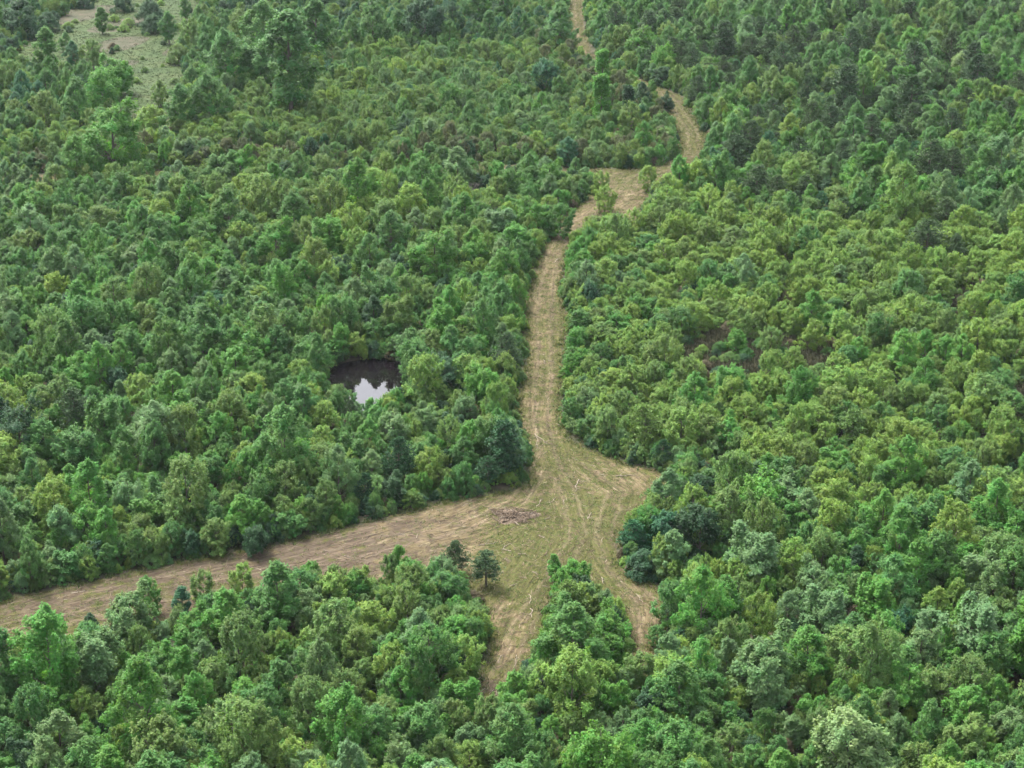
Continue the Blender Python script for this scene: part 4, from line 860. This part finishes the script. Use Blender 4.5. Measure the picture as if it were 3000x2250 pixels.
# broken dead tree with one bent grey limb, low in the woods in front
sx_, sy_ = 43.6, 172.0
sr = bpy.data.objects.new('dead_tree', None); C.objects.link(sr); sr.location = (sx_, sy_, -1.2); sr.scale = (.8, .8, .8)
tag(sr, 'broken dead tree with one bare grey limb bent up to the side', 'dead tree')
V, F = tube([[0, 0, -.4], [.05, 0, 2], [-.05, .1, 4.2], [-.1, .1, 5.6], [-.12, .12, 5.9]], [.34, .28, .24, .19, .05], 9); link('trunk', mesh_np('trunk', V, F, M_TWIG, True), sr)
V, F = tube([[0, .05, 4.6], [.9, -.2, 4.9], [1.9, -.3, 5.1], [2.7, -.3, 5.9], [3.2, -.2, 7.0], [3.7, -.2, 7.5]], [.12, .11, .10, .08, .05, .02], 7); link('limb', mesh_np('limb', V, F, M_DEADWOOD, True), sr)
for e in ((-1.1, -.3, 6.5), (-.6, .4, 6.9), (.6, -.6, 5.8)):
    V, F = tube([[-.05, .1, 5.0], [e[0] * .6, e[1] * .6, e[2] - .5], list(e)], [.09, .06, .02], 6); link('limb', mesh_np('limb', V, F, M_TWIG, True), sr)

# ------------------------------------------------------------------ labels: look first, then the landmark it stands by and how far out from it among its like
COLOUR = dict(m='mid-green', b='bright green', d='dark green', y='yellow-green', o='olive-green', g='grey-green', p='dusky', t='deep bluish-green', l='pale silvery', k='bare grey', r='brownish-green')
SHAPE = dict(o='round-crowned', v='tapering', n='tall narrow', w='bushy', p='', s='dense low', q='flat mounded', c='climber-smothered', x='leafless')
NOUN = dict(broadleaf_tree='tree', young_tree='young tree', pine_tree='pine', shrub='shrub', vine_column='tree column', bare_bush='bush')
CATEGORY = dict(broadleaf_tree='tree', young_tree='tree', pine_tree='pine tree', shrub='shrub', vine_column='tree', bare_bush='bush')
GROUP = dict(broadleaf_tree='leafy trees of the woods', young_tree='young trees of the woods', pine_tree='pines among the leafy woods', shrub='shrubs', vine_column='trees smothered in climbers', bare_bush='bare bushes')
ORD = ['']
for tens in ('', 'twenty-', 'thirty-', 'forty-'):
    ORD += [(tens + w + ' ') for w in ('first second third fourth fifth sixth seventh eighth ninth'.split())] + ([w + ' ' for w in 'tenth eleventh twelfth thirteenth fourteenth fifteenth sixteenth seventeenth eighteenth nineteenth twentieth'.split()] if not tens else [{'twenty-': 'thirtieth ', 'thirty-': 'fortieth ', 'forty-': 'fiftieth '}[tens]])
ORD = ORD[1:]
MARKS = [('the pond', -20, 261), ('the brush pile', 0, 217), ('the lone pine', -3, 195.7), ('the wooded spit', 8, 188), ('the far lane junction', 27, 366), ('the meadow', -90, 470), ('the bare patch', 38, 275),
         ('the small sapling gap', 43, 295), ('the lower lane end', -3, 170), ('the upper lane bend', 10, 330), ('the mid straight lane', 5, 275), ('the straight lane mouth', 5, 240),
         ('the dead tree', 43.6, 172), ('the climber columns', 22, 418), ('the far lane exit', 17, 520), ('the near end of the side lane', 5, 366), ('the middle of the side lane', -45, 366), ('the far end of the side lane', -92, 362),
         ('the outer wide lane', -52, 187), ('the wide lane midway', -28, 202), ('the dark thicket edge', 20, 222), ('the far lane bend', 37, 400), ('the pale silvery tree', 24, 163), ('the outer sapling gap', 71, 252), ('the dusky pine stand', 62, 470), ('the pale flowering shrubs', 103, 430), ('the tiny brown gap', 63, 293), ('the thin brushy strip', -30, 382)]
keys = {}
for t in single:
    best = min(MARKS, key=lambda q: (q[1] - t['x']) ** 2 + ((q[2] - t['y']) * .42) ** 2)
    dx, dy = t['x'] - best[1], (t['y'] - best[2]) * .42
    side_x = best[1] < 6                                     # marks this side of the lane: the lane lies towards +x
    where = ('behind ' if dy > 0 else 'in front of ') if abs(dy) > abs(dx) else ('on the lane side of ' if (dx > 0) == side_x else 'on the outer side of ')
    if 'lane' in best[0] or 'junction' in best[0] or 'thicket' in best[0]:
        where = ('beyond ' if dy > 0 else 'before ') if abs(dy) > abs(dx) else ('on the bare-patch side of ' if dx > 0 else 'on the pond side of ')
    size = 'small ' if t['w'] < 2.6 else 'large ' if t['w'] > 7.2 else ''
    name = KIND[t['s']]
    desc = ' '.join((size + COLOUR[t['c']] + ' ' + SHAPE[t['s']] + ' ' + NOUN[name]).split())
    keys.setdefault((desc, where + best[0]), []).append((dx * dx + dy * dy, t))
for (desc, place), lst in keys.items():
    lst.sort(key=lambda q: q[0])
    for i, (_d, t) in enumerate(lst):
        name = KIND[t['s']]
        lab = desc + ' ' + place if len(lst) == 1 else ORD[i] + desc + ' ' + place 
        if len(lab.replace('-', '').split()) > 14: lab = lab.replace('on the bare-patch side of', 'patchward of').replace('on the pond side of', 'pondward of').replace('on the lane side of', 'laneward of').replace('on the outer side of', 'outward of')
        tag(t['root'], lab, CATEGORY[name], GROUP[name])
def nearest(kind, x, y, **kw):
    return min((t for t in single if KIND[t['s']] == kind and all(t[k_] == v_ for k_, v_ in kw.items())), key=lambda t: (t['x'] - x) ** 2 + (t['y'] - y) ** 2)
lone = nearest('pine_tree', -3, 195.7); lone['root']['label'] = 'lone young pine with a bare trunk standing in the open grassy junction'
two = min((t for t in single if t['s'] == 'p' and t is not lone), key=lambda t: (t['x'] - lone['x']) ** 2 + (t['y'] - lone['y']) ** 2); two['root']['label'] = 'dark young pine at the wood edge right beside the lone pine'
pale = max((t for t in single if t['c'] == 'l' and t['s'] == 'o'), key=lambda t: t['w']); pale['root']['label'] = 'very large pale silvery round-crowned tree at the near edge of the woods'
wide = nearest('broadleaf_tree', -87, 385, c='b'); wide['root']['label'] = 'big bright green round tree standing above the saplings behind the side lane'
lm = [m_ for m_ in MARKS if m_[0] in ('the brush pile', 'the lone pine', 'the wooded spit', 'the lower lane end', 'the mid straight lane', 'the straight lane mouth', 'the dark thicket edge', 'the wide lane midway')]
lk = {}
for o, L_, x, y in log_roots:
    best = min(lm, key=lambda q: (q[1] - x) ** 2 + ((q[2] - y) * .42) ** 2)
    size = 'long ' if L_ > 2.4 else 'short ' if L_ < 1.2 else ''
    lk.setdefault((size + 'pale fallen branch on the ground by ' + best[0]), []).append(((best[1] - x) ** 2 + ((best[2] - y) * .42) ** 2, o))
for k_, v_ in lk.items():
    v_.sort(key=lambda q: q[0])
    for i, (_d, o) in enumerate(v_): tag(o, k_ if len(v_) == 1 else ORD[i] + k_ , 'branch', 'pale branches left on the mulched lanes')

# ------------------------------------------------------------------ the air
def box(name, lo, hi, mat):
    x0, y0, z0 = lo; x1, y1, z1 = hi
    me = bpy.data.meshes.new(name)
    me.from_pydata([(x0, y0, z0), (x1, y0, z0), (x1, y1, z0), (x0, y1, z0), (x0, y0, z1), (x1, y0, z1), (x1, y1, z1), (x0, y1, z1)], [], [(0, 3, 2, 1), (4, 5, 6, 7), (0, 1, 5, 4), (1, 2, 6, 5), (2, 3, 7, 6), (3, 0, 4, 7)])
    me.materials.append(mat); return link(name, me)
m, t, N, L = new_mat('thin moist air')
out = N('ShaderNodeOutputMaterial'); pv = N('ShaderNodeVolumePrincipled'); pv.inputs['Density'].default_value = .000032
pv.inputs['Color'].default_value = (.86, .93, 1, 1); pv.inputs['Anisotropy'].default_value = .2
L(pv.outputs[0], out.inputs['Volume'])
tag(box('haze', (-6500, -3500, -4), (6500, 8500, 112), m), 'thin pale haze over the woods', kind='stuff')
